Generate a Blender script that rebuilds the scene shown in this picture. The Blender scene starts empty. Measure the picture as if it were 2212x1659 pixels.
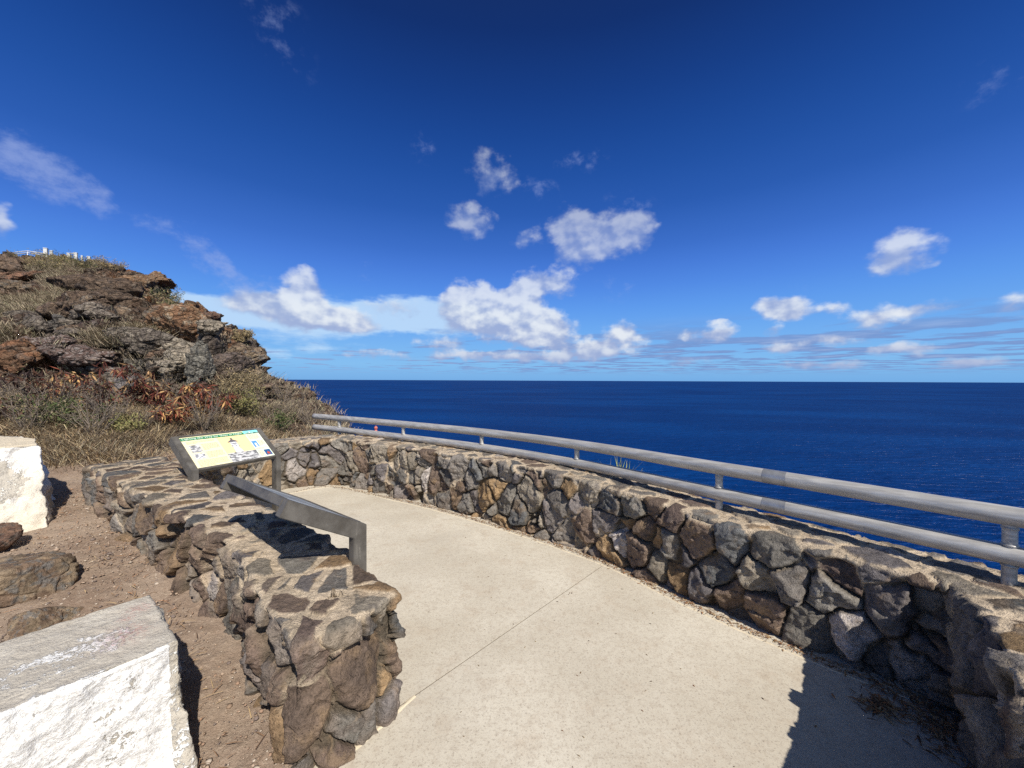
import bpy, bmesh, math, random
import numpy as np
from mathutils import Vector, Matrix
random.seed(7); RNG = np.random.default_rng(7)
S = bpy.context.scene
COL = S.collection
EYE = 1.65
FX = 831.0
SUN_DIR = Vector((0.5, -0.86, 0.94)).normalized()      # towards the sun

# ------------------------------------------------------------------ survey helpers
def horizon(x): return 820.0 + (x - 620.0) * 0.00408
def P(x, y, z):                                       # where the sight line meets the level z
    v = (y - horizon(x)) / FX
    Y = (EYE - z) / v
    return np.array([(x - 1106.0) / FX * Y, Y, z])
def PD(x, y, Y):                                      # point at depth Y
    return np.array([(x - 1106.0) / FX * Y, Y, EYE - (y - horizon(x)) / FX * Y])

# ------------------------------------------------------------------ numpy noise
def hsh(ix, iy, iz, seed):
    h = (ix.astype(np.int64) * 374761393 + iy.astype(np.int64) * 668265263 + iz.astype(np.int64) * 2147483647 + seed * 1274126177) & 0xFFFFFFFF
    h = ((h ^ (h >> 13)) * 1274126177) & 0xFFFFFFFF
    h = ((h ^ (h >> 15)) * 2246822519) & 0xFFFFFFFF
    h = h ^ (h >> 16)
    return (h & 0xFFFFFF).astype(np.float64) / float(0xFFFFFF)
def vnoise(p, seed=0):
    i = np.floor(p).astype(np.int64); f = p - i
    f = f * f * f * (f * (f * 6 - 15) + 10)
    out = 0
    for dx in (0, 1):
        for dy in (0, 1):
            for dz in (0, 1):
                w = (f[:, 0] if dx else 1 - f[:, 0]) * (f[:, 1] if dy else 1 - f[:, 1]) * (f[:, 2] if dz else 1 - f[:, 2])
                out = out + w * hsh(i[:, 0] + dx, i[:, 1] + dy, i[:, 2] + dz, seed)
    return out * 2 - 1
def fbm(p, octv=4, seed=0, gain=0.5, lac=2.03):
    a, s, o, q = 1.0, 0.0, 0.0, p.copy()
    for k in range(octv):
        o = o + a * vnoise(q, seed + k * 17); s += a
        a *= gain; q = q * lac + 11.3
    return o / s
def sstep(a, b, x):
    t = np.clip((x - a) / (b - a), 0, 1); return t * t * (3 - 2 * t)
def voro(p, seed=0, wmax=0.22, jit=0.9):
    """distance to cell border, random ids of the cell, vector from the cell's seed"""
    i = np.floor(p).astype(np.int64); n = len(p)
    D1 = np.full(n, 1e9); D2 = np.full(n, 1e9)
    S1 = np.zeros((n, 3)); S2 = np.zeros((n, 3)); ID = np.zeros((n, 3), np.int64)
    for dx in (-1, 0, 1):
        for dy in (-1, 0, 1):
            for dz in (-1, 0, 1):
                c = i + np.array([dx, dy, dz])
                r = np.stack([hsh(c[:, 0], c[:, 1], c[:, 2], seed + k) for k in (1, 2, 3)], 1)
                s = c + 0.5 + (r - 0.5) * jit
                d = ((p - s) ** 2).sum(1) - wmax * hsh(c[:, 0], c[:, 1], c[:, 2], seed + 9)
                m1 = d < D1; m2 = (~m1) & (d < D2)
                D2 = np.where(m1, D1, np.where(m2, d, D2))
                S2 = np.where(m1[:, None], S1, np.where(m2[:, None], s, S2))
                D1 = np.where(m1, d, D1); S1 = np.where(m1[:, None], s, S1)
                ID = np.where(m1[:, None], c, ID)
    g = np.sqrt(((S2 - S1) ** 2).sum(1)) + 1e-6
    border = (D2 - D1) / (2 * g)
    rnd = [hsh(ID[:, 0], ID[:, 1], ID[:, 2], seed + 40 + k) for k in range(6)]
    return border, rnd, p - S1

# ------------------------------------------------------------------ mesh helpers
def tag(o, label=None, cat=None, group=None, kind=None):
    if label: o["label"] = label
    if cat: o["category"] = cat
    if group: o["group"] = group
    if kind: o["kind"] = kind
    return o
def mesh_np(name, V, F, mat, parent=None, colors=None, smooth=True, loose=None):
    me = bpy.data.meshes.new(name)
    V = np.asarray(V, np.float32); F = np.asarray(F, np.int32)
    n, k = F.shape
    me.vertices.add(len(V)); me.vertices.foreach_set("co", V.ravel())
    me.loops.add(n * k); me.loops.foreach_set("vertex_index", F.ravel())
    me.polygons.add(n)
    me.polygons.foreach_set("loop_start", np.arange(0, n * k, k, dtype=np.int32))
    me.polygons.foreach_set("loop_total", np.full(n, k, np.int32))
    me.update(calc_edges=True); me.validate()
    if smooth: me.polygons.foreach_set("use_smooth", np.ones(len(me.polygons), bool))
    if colors is not None:
        at = me.color_attributes.new("Col", 'FLOAT_COLOR', 'POINT')
        c = np.ones((len(V), 4), np.float32); c[:, :colors.shape[1]] = colors
        at.data.foreach_set("color", c.ravel())
    if mat: me.materials.append(mat)
    o = bpy.data.objects.new(name, me); COL.objects.link(o)
    if parent: o.parent = parent
    return o
def empty(name, loc=(0, 0, 0), rz=0):
    o = bpy.data.objects.new(name, None); COL.objects.link(o)
    o.location = loc; o.rotation_euler = (0, 0, rz); o.empty_display_size = 0.1
    o.parent = None
    return o
def bm_obj(name, bm, mat, parent=None, smooth=False):
    me = bpy.data.meshes.new(name); bm.to_mesh(me); bm.free()
    if smooth:
        for p in me.polygons: p.use_smooth = True
    if mat: me.materials.append(mat)
    o = bpy.data.objects.new(name, me); COL.objects.link(o)
    if parent: o.parent = parent
    return o
def grid_faces(R, N, wrap=True):
    i = np.arange(R - 1)[:, None]; j = np.arange(N if wrap else N - 1)[None, :]
    a = i * N + j; b = i * N + (j + 1) % N
    return np.stack([a, b, b + N, a + N], -1).reshape(-1, 4)
def grid_normals(G, wrap=True):
    if wrap:
        du = np.roll(G, -1, 1) - np.roll(G, 1, 1)
    else:
        du = np.gradient(G, axis=1)
    dv = np.gradient(G, axis=0)
    n = np.cross(du, dv); l = np.linalg.norm(n, axis=2, keepdims=True)
    return n / np.maximum(l, 1e-9)
def resample(pts, step):
    """smooth curve through control rows (any number of columns, first two are x,y)"""
    pts = np.asarray(pts, float); n = len(pts); out = []
    for i in range(n - 1):
        p0 = pts[max(i - 1, 0)]; p1 = pts[i]; p2 = pts[i + 1]; p3 = pts[min(i + 2, n - 1)]
        m = max(2, int(np.hypot(*(p2 - p1)[:2]) / 0.02))
        for t in np.linspace(0, 1, m, endpoint=False):
            out.append(0.5 * ((2 * p1) + (-p0 + p2) * t + (2 * p0 - 5 * p1 + 4 * p2 - p3) * t * t + (-p0 + 3 * p1 - 3 * p2 + p3) * t ** 3))
    out.append(pts[-1]); out = np.array(out)
    L = np.concatenate([[0], np.cumsum(np.hypot(np.diff(out[:, 0]), np.diff(out[:, 1])))])
    m = max(3, int(L[-1] / step))
    t = np.linspace(0, L[-1], m)
    return np.stack([np.interp(t, L, out[:, k]) for k in range(out.shape[1])], 1)

# ------------------------------------------------------------------ materials
def new_mat(name):
    m = bpy.data.materials.new(name); m.use_nodes = True
    nt = m.node_tree; b = nt.nodes["Principled BSDF"]
    return m, nt, b
class G:                                              # tiny node-graph helper
    def __init__(s, nt): s.nt = nt
    def n(s, t, **kw):
        x = s.nt.nodes.new(t)
        for k, v in kw.items(): setattr(x, k, v)
        return x
    def link(s, a, b): s.nt.links.new(a, b)
    def set(s, inp, v):
        if isinstance(v, bpy.types.NodeSocket): s.link(v, inp)
        else: inp.default_value = v
    def math(s, op, a, b=0.0, c=0.0, clamp=False):
        x = s.n('ShaderNodeMath', operation=op); x.use_clamp = clamp
        s.set(x.inputs[0], a); s.set(x.inputs[1], b); s.set(x.inputs[2], c)
        return x.outputs[0]
    def vmath(s, op, a, b=(0, 0, 0), out=0):
        x = s.n('ShaderNodeVectorMath', operation=op)
        s.set(x.inputs[0], a)
        if op == 'SCALE': s.set(x.inputs[3], b)
        else: s.set(x.inputs[1], b)
        return x.outputs[out]
    def mix(s, f, a, b, blend='MIX'):
        x = s.n('ShaderNodeMix', data_type='RGBA', blend_type=blend)
        s.set(x.inputs[0], f); s.set(x.inputs[6], a); s.set(x.inputs[7], b)
        return x.outputs[2]
    def noise(s, scale, detail=4, rough=0.55, vec=None, dist=0.0):
        x = s.n('ShaderNodeTexNoise'); x.inputs['Scale'].default_value = scale
        x.inputs['Detail'].default_value = detail; x.inputs['Roughness'].default_value = rough
        x.inputs['Distortion'].default_value = dist
        if vec is not None: s.link(vec, x.inputs['Vector'])
        return x.outputs[0]
    def ramp(s, f, lo, hi, a=0.0, b=1.0):
        x = s.n('ShaderNodeMapRange', interpolation_type='SMOOTHSTEP')
        s.set(x.inputs[0], f); x.inputs[1].default_value = lo; x.inputs[2].default_value = hi
        x.inputs[3].default_value = a; x.inputs[4].default_value = b
        return x.outputs[0]
    def pos(s): return s.n('ShaderNodeNewGeometry').outputs['Position']
    def obj(s): return s.n('ShaderNodeTexCoord').outputs['Object']
    def bump(s, h, strength, dist, normal=None):
        x = s.n('ShaderNodeBump'); x.inputs['Strength'].default_value = strength
        x.inputs['Distance'].default_value = dist; s.link(h, x.inputs['Height'])
        if normal is not None: s.link(normal, x.inputs['Normal'])
        return x.outputs[0]
def c4(r, g, b): return (r, g, b, 1.0)

def mat_vcol(name, rough=0.9, fine=55.0, amp=0.5, bump=0.5, bdist=0.006, spec=0.2, big=9.0, stain=None, crack=None, pits=None):
    """colour from the mesh's own stone colours, broken up by grain, pits and mineral stains"""
    m, nt, b = new_mat(name); g = G(nt)
    at = g.n('ShaderNodeAttribute', attribute_name="Col")
    p = g.pos()
    n1 = g.noise(big, 5, 0.6, p); n2 = g.noise(fine, 6, 0.7, p); n3 = g.noise(fine * 3.3, 2, 0.6, p)
    f = g.math('ADD', g.math('MULTIPLY', g.math('SUBTRACT', n1, 0.5), amp * 1.6), g.math('MULTIPLY', g.math('SUBTRACT', n2, 0.5), amp * 2.4))
    f = g.math('ADD', f, g.math('MULTIPLY', g.math('SUBTRACT', n3, 0.5), amp * 1.2))
    f = g.math('MAXIMUM', g.math('ADD', f, 1.0), 0.15)
    col = g.vmath('SCALE', at.outputs['Color'], f)
    if stain:
        s = g.ramp(g.noise(big * 0.8, 5, 0.65, p, 0.6), 0.56, 0.68)
        s = g.math('MULTIPLY', s, stain[1])
        col = g.mix(s, col, stain[0])
    h = g.math('ADD', g.math('MULTIPLY', n2, 1.0), g.math('MULTIPLY', n3, 0.35))
    if crack:                                          # hairline splits and bedding breaks in the rock
        wv = g.n('ShaderNodeTexNoise'); wv.inputs['Scale'].default_value = crack[0] * 0.8; wv.inputs['Detail'].default_value = 4; g.link(p, wv.inputs['Vector'])
        pw = g.vmath('ADD', g.vmath('MULTIPLY', p, (1, 1, 1.7)), g.vmath('SCALE', wv.outputs[1], 1.2 / crack[0]))
        for k, sc_ in enumerate((crack[0], crack[0] * 2.7)):
            vt = g.n('ShaderNodeTexVoronoi'); vt.feature = 'DISTANCE_TO_EDGE'; vt.inputs['Scale'].default_value = sc_; g.link(pw, vt.inputs['Vector'])
            ck = g.ramp(vt.outputs['Distance'], 0.0, 0.07 if k == 0 else 0.05, 1.0 - crack[1] * (1 if k == 0 else .7), 1.0)
            col = g.vmath('SCALE', col, ck); h = g.math('ADD', h, g.math('MULTIPLY', ck, 1.2))
    if pits:
        vt = g.n('ShaderNodeTexVoronoi'); vt.inputs['Scale'].default_value = pits; g.link(p, vt.inputs['Vector'])
        pt = g.ramp(vt.outputs['Distance'], 0.10, 0.34, 0.62, 1.0); pm = g.ramp(n1, .50, .62)
        pt = g.math('ADD', g.math('MULTIPLY', pt, pm), g.math('SUBTRACT', 1.0, pm))
        col = g.vmath('SCALE', col, pt); h = g.math('ADD', h, g.math('MULTIPLY', pt, .8))
    g.link(col, b.inputs['Base Color'])
    b.inputs['Roughness'].default_value = rough; b.inputs['Specular IOR Level'].default_value = spec
    g.link(g.bump(h, bump, bdist), b.inputs['Normal'])
    return m

M_STONE = mat_vcol('lava_stone', amp=0.8, bump=1.0, bdist=0.016, fine=42, big=11, stain=(c4(0.30, 0.21, 0.13), 0.4), pits=95)
M_HILL = mat_vcol('hill_rock', amp=1.0, bump=1.0, bdist=0.10, fine=11, big=2.2, stain=(c4(0.30, 0.26, 0.20), 0.4), crack=(1.9, .7))
M_BOULDER = mat_vcol('boulder_rock', amp=0.85, bump=1.0, bdist=0.03, fine=22, big=4.5, stain=(c4(0.22, 0.17, 0.12), 0.5), crack=(3.2, .6))
M_BLADE = mat_vcol('dry_blades', rough=0.8, amp=0.1, bump=0.0, spec=0.15)
for s_ in M_BLADE.node_tree.nodes:
    pass

def mat_concrete():
    m, nt, b = new_mat('paving_concrete'); g = G(nt); p = g.pos()
    big = g.noise(0.9, 5, 0.6, p); mid = g.noise(4.5, 7, 0.7, p); fine = g.noise(26, 7, 0.85, p); sp = g.noise(85, 4, 0.75, p)
    col = g.mix(g.ramp(big, 0.35, 0.68), c4(0.49, 0.44, 0.35), c4(0.60, 0.55, 0.45))
    col = g.mix(g.ramp(mid, 0.50, 0.70, 0, 0.50), col, c4(0.43, 0.35, 0.26))
    col = g.mix(g.ramp(fine, 0.48, 0.60, 0, 0.45), col, c4(0.36, 0.30, 0.23))
    col = g.mix(g.ramp(sp, 0.54, 0.64, 0, 0.6), col, c4(0.22, 0.18, 0.14))
    spots = g.n('ShaderNodeTexVoronoi'); spots.inputs['Scale'].default_value = 5.5; g.link(p, spots.inputs['Vector'])
    sz = g.math('MULTIPLY', g.n('ShaderNodeSeparateColor').outputs[0], 0.0)
    sc = g.n('ShaderNodeSeparateColor'); g.link(spots.outputs['Color'], sc.inputs[0])
    thr = g.math('MULTIPLY', g.math('POWER', sc.outputs[0], 6.0), 0.075)
    dot = g.math('LESS_THAN', spots.outputs['Distance'], thr)
    col = g.mix(g.math('MULTIPLY', dot, 0.6), col, c4(0.13, 0.11, 0.10))
    huge = g.noise(0.55, 4, 0.6, p, 1.2); col = g.mix(g.ramp(huge, 0.52, 0.66, 0, 0.22), col, c4(0.40, 0.36, 0.30))
    cw = g.n('ShaderNodeTexNoise'); cw.inputs['Scale'].default_value = 2.2; cw.inputs['Detail'].default_value = 5; g.link(p, cw.inputs['Vector'])
    vc = g.n('ShaderNodeTexVoronoi'); vc.feature = 'DISTANCE_TO_EDGE'; vc.inputs['Scale'].default_value = 0.62
    g.link(g.vmath('ADD', p, g.vmath('SCALE', cw.outputs[1], 0.7)), vc.inputs['Vector'])
    ck = g.math('MULTIPLY', g.ramp(vc.outputs['Distance'], 0.0, 0.0032, 1, 0), g.ramp(big, 0.50, 0.60))
    col = g.mix(g.math('MULTIPLY', ck, 0.5), col, c4(0.14, 0.115, 0.09))
    g.link(col, b.inputs['Base Color']); b.inputs['Roughness'].default_value = 0.9
    b.inputs['Specular IOR Level'].default_value = 0.2
    h = g.math('ADD', fine, g.math('MULTIPLY', sp, 0.5))
    g.link(g.bump(h, 0.35, 0.004), b.inputs['Normal'])
    return m
M_PAVE = mat_concrete()

def mat_simple(name, col, rough=0.6, metal=0.0, spec=0.5, noise=None, bump=None):
    m, nt, b = new_mat(name); g = G(nt)
    b.inputs['Base Color'].default_value = c4(*col); b.inputs['Roughness'].default_value = rough
    b.inputs['Metallic'].default_value = metal; b.inputs['Specular IOR Level'].default_value = spec
    if noise:
        sc, amt = noise
        n = g.noise(sc, 4, 0.6, g.pos())
        f = g.math('ADD', g.math('MULTIPLY', g.math('SUBTRACT', n, 0.5), amt * 2), 1.0)
        g.link(g.vmath('SCALE', c_rgb(g, col), f), b.inputs['Base Color'])
    if bump:
        g.link(g.bump(g.noise(bump[0], 4, 0.6, g.pos()), bump[1], bump[2]), b.inputs['Normal'])
    return m
def c_rgb(g, col):
    x = g.n('ShaderNodeRGB'); x.outputs[0].default_value = c4(*col); return x.outputs[0]

def mat_pipe():
    m, nt, b = new_mat('weathered_aluminium'); g = G(nt); p = g.pos()
    mp = g.n('ShaderNodeMapping'); mp.vector_type = 'TEXTURE'; g.link(p, mp.inputs[0])
    mp.inputs['Rotation'].default_value = (0, 0, math.radians(-42)); mp.inputs['Scale'].default_value = (9, 0.5, 0.5)
    streak = g.noise(22, 4, 0.6, mp.outputs[0]); blot = g.noise(5, 5, 0.6, p)
    col = g.mix(g.ramp(streak, 0.35, 0.7), c4(0.37, 0.355, 0.33), c4(0.56, 0.54, 0.50))
    col = g.mix(g.ramp(blot, 0.58, 0.72, 0, 0.5), col, c4(0.33, 0.31, 0.28))
    g.link(col, b.inputs['Base Color']); b.inputs['Metallic'].default_value = 0.38
    g.link(g.ramp(blot, 0.3, 0.7, 0.42, 0.6), b.inputs['Roughness'])
    g.link(g.bump(streak, 0.12, 0.004), b.inputs['Normal'])
    return m
M_PIPE = mat_pipe()
def mat_bronze():
    m, nt, b = new_mat('grey_sign_metal'); g = G(nt); p = g.pos()
    a = g.noise(9, 5, 0.6, p); f = g.noise(80, 4, 0.7, p)
    col = g.mix(g.ramp(a, 0.3, 0.7), c4(0.075, 0.067, 0.057), c4(0.135, 0.124, 0.108))
    mp = g.n('ShaderNodeMapping'); mp.vector_type = 'TEXTURE'; g.link(p, mp.inputs[0]); mp.inputs['Scale'].default_value = (0.15, 0.15, 2.5)
    scr = g.noise(16, 3, 0.7, mp.outputs[0])
    msk = g.math('MULTIPLY', g.ramp(scr, 0.60, 0.70), g.ramp(a, 0.5, 0.62))
    col = g.mix(g.math('MULTIPLY', msk, 0.75), col, c4(0.33, 0.30, 0.25))
    g.link(col, b.inputs['Base Color']); b.inputs['Metallic'].default_value = 0.12
    g.link(g.ramp(a, 0.3, 0.7, 0.42, 0.6), b.inputs['Roughness'])
    g.link(g.bump(f, 0.05, 0.002), b.inputs['Normal'])
    return m
M_BRONZE = mat_bronze()

def mat_whitewash(name, thr=0.0):
    """old concrete with flaking whitewash; Col.r says how much paint is left, Col.g a warm tint, Col.b red marks"""
    m, nt, b = new_mat(name); g = G(nt); p = g.pos()
    at = g.n('ShaderNodeAttribute', attribute_name="Col"); sc = g.n('ShaderNodeSeparateColor'); g.link(at.outputs['Color'], sc.inputs[0])
    n1 = g.noise(14, 6, 0.68, p, 0.4); n2 = g.noise(70, 5, 0.7, p); n3 = g.noise(220, 2, 0.6, p)
    conc = g.mix(g.ramp(n1, 0.35, 0.7), c4(0.46, 0.415, 0.345), c4(0.56, 0.515, 0.435))
    conc = g.mix(g.ramp(n3, 0.58, 0.7, 0, 0.4), conc, c4(0.17, 0.155, 0.135))
    conc = g.mix(g.ramp(n2, 0.6, 0.72, 0, 0.22), conc, c4(0.22, 0.20, 0.17))
    mix_n = g.math('ADD', g.math('MULTIPLY', n1, 0.6), g.math('MULTIPLY', n2, 0.4))
    cover = g.ramp(g.math('ADD', mix_n, g.math('SUBTRACT', sc.outputs[0], 0.5)), 0.485, 0.515)
    white = g.mix(g.ramp(n2, 0.40, 0.56), c4(0.63, 0.61, 0.57), c4(0.80, 0.79, 0.76))
    white = g.mix(sc.outputs[1], white, c4(0.62, 0.53, 0.385))
    col = g.mix(cover, conc, white)
    red = g.math('MULTIPLY', sc.outputs[2], g.ramp(n2, 0.42, 0.6))
    col = g.mix(red, col, c4(0.42, 0.16, 0.14))
    g.link(col, b.inputs['Base Color']); b.inputs['Roughness'].default_value = 0.9
    b.inputs['Specular IOR Level'].default_value = 0.2
    h = g.math('ADD', g.math('MULTIPLY', cover, 0.5), g.math('ADD', n2, g.math('MULTIPLY', n1, 1.2)))
    g.link(g.bump(h, 0.85, 0.012), b.inputs['Normal'])
    return m
M_WHITEWASH = mat_whitewash('flaking_whitewash')

def mat_dirt():
    m, nt, b = new_mat('red_brown_dirt'); g = G(nt); p = g.pos()
    n1 = g.noise(2.2, 5, 0.6, p); n2 = g.noise(38, 6, 0.75, p); n3 = g.noise(150, 3, 0.7, p)
    col = g.mix(g.ramp(n1, 0.3, 0.7), c4(0.265, 0.190, 0.138), c4(0.35, 0.268, 0.20))
    col = g.mix(g.ramp(n2, 0.5, 0.7, 0, 0.7), col, c4(0.46, 0.37, 0.28))
    col = g.mix(g.ramp(n3, 0.55, 0.68, 0, 0.6), col, c4(0.10, 0.065, 0.045))
    g.link(col, b.inputs['Base Color']); b.inputs['Roughness'].default_value = 0.95; b.inputs['Specular IOR Level'].default_value = 0.1
    g.link(g.bump(g.math('ADD', n2, g.math('MULTIPLY', n3, 0.5)), 1.0, 0.012), b.inputs['Normal'])
    return m
M_DIRT = mat_dirt()

def mat_ocean():
    m, nt, b = new_mat('deep_sea'); g = G(nt); p = g.pos()
    mp = g.n('ShaderNodeMapping'); mp.vector_type = 'TEXTURE'; g.link(p, mp.inputs[0])
    mp.inputs['Rotation'].default_value = (0, 0, math.radians(-12)); mp.inputs['Scale'].default_value = (2.6, 1.0, 1.0)
    w1 = g.noise(0.05, 5, 0.55, mp.outputs[0], 0.3); w2 = g.noise(0.34, 4, 0.65, mp.outputs[0]); w3 = g.noise(0.0022, 4, 0.55, mp.outputs[0])
    col = g.mix(g.ramp(w3, 0.35, 0.7), c4(0.0003, 0.0235, 0.118), c4(0.0008, 0.0370, 0.165))
    h = g.math('ADD', g.math('MULTIPLY', w1, 13.0), g.math('MULTIPLY', w2, 1.6))
    nrm = g.bump(h, 1.0, 1.0)
    # a choppy sea never reaches mirror reflection at the horizon: wave slopes keep it low
    df = g.n('ShaderNodeBsdfDiffuse'); g.link(col, df.inputs['Color']); g.link(nrm, df.inputs['Normal'])
    gl = g.n('ShaderNodeBsdfGlossy'); gl.inputs['Roughness'].default_value = 0.34; g.link(nrm, gl.inputs['Normal'])
    lw = g.n('ShaderNodeLayerWeight'); lw.inputs['Blend'].default_value = 0.5
    fac = g.ramp(lw.outputs['Facing'], 0.60, 1.0, 0.005, 0.065)
    mx = g.n('ShaderNodeMixShader'); g.link(fac, mx.inputs[0]); g.link(df.outputs[0], mx.inputs[1]); g.link(gl.outputs[0], mx.inputs[2])
    out = [n for n in nt.nodes if n.type == 'OUTPUT_MATERIAL'][0]; g.link(mx.outputs[0], out.inputs['Surface']); nt.nodes.remove(b)
    return m
M_SEA = mat_ocean()

# ------------------------------------------------------------------ world: daylight sky with the trade-wind clouds
def build_world():
    w = bpy.data.worlds.new("World"); S.world = w; w.use_nodes = True
    nt = w.node_tree; g = G(nt); bg = nt.nodes['Background']
    sky = g.n('ShaderNodeTexSky'); sky.sky_type = 'NISHITA'; sky.sun_disc = False
    el = math.asin(SUN_DIR.z); sky.sun_elevation = el
    sky.sun_rotation = math.atan2(SUN_DIR.x, SUN_DIR.y)
    sky.altitude = 200; sky.air_density = 1.0; sky.dust_density = 0.3; sky.ozone_density = 2.0
    tc = g.n('ShaderNodeTexCoord'); d = g.vmath('NORMALIZE', tc.outputs['Generated'])
    sp = g.n('ShaderNodeSeparateXYZ'); g.link(d, sp.inputs[0])
    az = g.math('ARCTAN2', sp.outputs[0], sp.outputs[1]); elv = g.math('ARCSINE', sp.outputs[2])
    # deeper blue than the plain model; greyed overhead, out of view, to neutralise shade
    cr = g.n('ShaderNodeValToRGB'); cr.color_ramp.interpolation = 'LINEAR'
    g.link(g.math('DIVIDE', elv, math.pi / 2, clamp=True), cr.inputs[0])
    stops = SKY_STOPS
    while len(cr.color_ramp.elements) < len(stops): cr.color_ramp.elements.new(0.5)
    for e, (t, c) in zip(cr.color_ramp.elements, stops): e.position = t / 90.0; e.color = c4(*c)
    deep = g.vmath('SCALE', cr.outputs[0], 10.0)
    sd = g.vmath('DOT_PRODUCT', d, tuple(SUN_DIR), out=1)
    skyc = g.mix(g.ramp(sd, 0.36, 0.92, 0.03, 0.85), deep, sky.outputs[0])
    # clouds
    cm = g.n('ShaderNodeCombineXYZ'); g.link(az, cm.inputs[0]); g.link(elv, cm.inputs[1])
    q = cm.outputs[0]
    st = g.vmath('MULTIPLY', q, (1.0, 1.35, 1.0))
    def nz(scale, detail, rough, off=(0, 0, 0)):
        x = g.n('ShaderNodeTexNoise'); x.inputs['Scale'].default_value = scale; x.inputs['Detail'].default_value = detail
        x.inputs['Roughness'].default_value = rough
        g.link(g.vmath('ADD', st, off), x.inputs['Vector']); return x
    warp = nz(16, 3, 0.6, (3.1, 0, 0))
    wv = g.vmath('SCALE', g.vmath('SUBTRACT', warp.outputs[1], (0.5, 0.5, 0.5)), 0.035)
    qw = g.vmath('ADD', q, wv)
    fA = nz(17, 9, 0.56).outputs[0]; fB = nz(17, 9, 0.56, (-0.010, -0.020, 0)).outputs[0]
    lA = nz(17, 2.5, 0.5).outputs[0]; lB = nz(17, 2.5, 0.5, (-0.010, -0.020, 0)).outputs[0]
    def blobs(lst):
        B = None; L = None
        for (x, y, rx, ry, rot, wgt) in lst:
            a0 = math.atan((x - 1106) / FX); e0 = math.atan(-(y - horizon(x)) / FX * math.cos(a0))
            k = math.cos(a0)
            mp = g.n('ShaderNodeMapping'); mp.vector_type = 'TEXTURE'; g.link(qw, mp.inputs[0])
            mp.inputs['Location'].default_value = (a0, e0, 0); mp.inputs['Rotation'].default_value = (0, 0, rot)
            mp.inputs['Scale'].default_value = (rx / FX * k * k, ry / FX * k, 1)
            ln = g.vmath('LENGTH', mp.outputs[0], out=1)
            b = g.math('MULTIPLY', g.math('SUBTRACT', 1.0, ln, clamp=True), wgt)
            s2 = g.n('ShaderNodeSeparateXYZ'); g.link(mp.outputs[0], s2.inputs[0])
            l = g.math('MULTIPLY', b, g.math('ADD', s2.outputs[1], g.math('MULTIPLY', s2.outputs[0], 0.25)))
            B = b if B is None else g.math('ADD', B, b); L = l if L is None else g.math('ADD', L, l)
        return B, g.math('DIVIDE', L, g.math('MAXIMUM', B, 0.02))
    # (x, y, rx, ry, rotation, weight) in survey pixels
    Bc, Lc = blobs(CUMULUS)
    dens = g.math('ADD', Bc, g.math('MULTIPLY', g.math('SUBTRACT', fA, 0.5), 1.5))
    cov = g.ramp(dens, 0.10, 0.66)
    cov = g.math('MULTIPLY', cov, g.ramp(Bc, 0.0, 0.10))
    edge = g.math('ADD', g.math('MULTIPLY', g.math('SUBTRACT', lA, lB), 1.7), g.math('MULTIPLY', g.math('SUBTRACT', fA, fB), 1.5))
    lit = g.ramp(g.math('ADD', g.math('ADD', g.math('MULTIPLY', Lc, 0.8), edge), g.math('MULTIPLY', g.math('SUBTRACT', dens, 0.6), 0.35)), -0.62, 0.80)
    # flat far rows of small clouds: noise on a level layer seen edge-on
    zc = g.math('ADD', g.math('MAXIMUM', sp.outputs[2], 0.0), 0.012)
    lay = g.n('ShaderNodeCombineXYZ'); g.link(g.math('DIVIDE', sp.outputs[0], zc), lay.inputs[0]); g.link(g.math('DIVIDE', sp.outputs[1], zc), lay.inputs[1])
    far = g.n('ShaderNodeTexNoise'); far.inputs['Scale'].default_value = 0.55; far.inputs['Detail'].default_value = 7; far.inputs['Roughness'].default_value = 0.56
    g.link(lay.outputs[0], far.inputs['Vector'])
    azm = g.ramp(az, -0.55, 0.25, 0.46, 0.55)         # thicker to the right
    fcov = g.ramp(g.math('ADD', far.outputs[0], azm), 1.02, 1.10)
    fcov = g.math('MULTIPLY', fcov, g.ramp(elv, 0.008, 0.03))
    fcov = g.math('MULTIPLY', fcov, g.ramp(elv, 0.075, 0.16, 0.8, 0.0))
    # thin high sheet + wisps
    Bs, _ = blobs(SHEET)
    fs = g.n('ShaderNodeTexNoise'); fs.inputs['Scale'].default_value = 9; fs.inputs['Detail'].default_value = 7; fs.inputs['Roughness'].default_value = 0.6
    g.link(g.vmath('MULTIPLY', q, (1.0, 3.4, 1.0)), fs.inputs['Vector'])
    scov = g.ramp(g.math('ADD', Bs, g.math('MULTIPLY', g.math('SUBTRACT', fs.outputs[0], 0.5), 1.5)), 0.05, 0.65, 0, 0.82)
    scov = g.math('MULTIPLY', scov, g.ramp(Bs, 0.0, 0.15))
    Bw, _ = blobs(WISPS)
    fW = nz(24, 9, 0.64, (7.7, 1.3, 0)).outputs[0]
    wcov = g.ramp(g.math('ADD', Bw, g.math('MULTIPLY', g.math('SUBTRACT', fW, 0.5), 2.6)), 0.12, 1.35, 0, 0.55)
    wcov = g.math('MULTIPLY', wcov, g.ramp(Bw, 0.0, 0.25))
    K = CLOUD_K
    def cc(r, gg, b): return c4(r * K, gg * K, b * K)
    bgc = g.vmath('SCALE', skyc, 1.0)
    out = g.mix(scov, bgc, cc(0.50, 0.68, 0.88))
    out = g.mix(wcov, out, cc(0.33, 0.42, 0.72))
    out = g.mix(fcov, out, g.mix(g.ramp(far.outputs[0], 0.55, 0.68), cc(0.17, 0.26, 0.53), cc(0.28, 0.36, 0.60)))
    lit = g.math('MULTIPLY', lit, g.ramp(elv, 0.02, 0.11, 0.25, 1.0))
    ccol = g.mix(lit, cc(0.31, 0.39, 0.62), cc(0.74, 0.78, 0.83))
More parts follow.
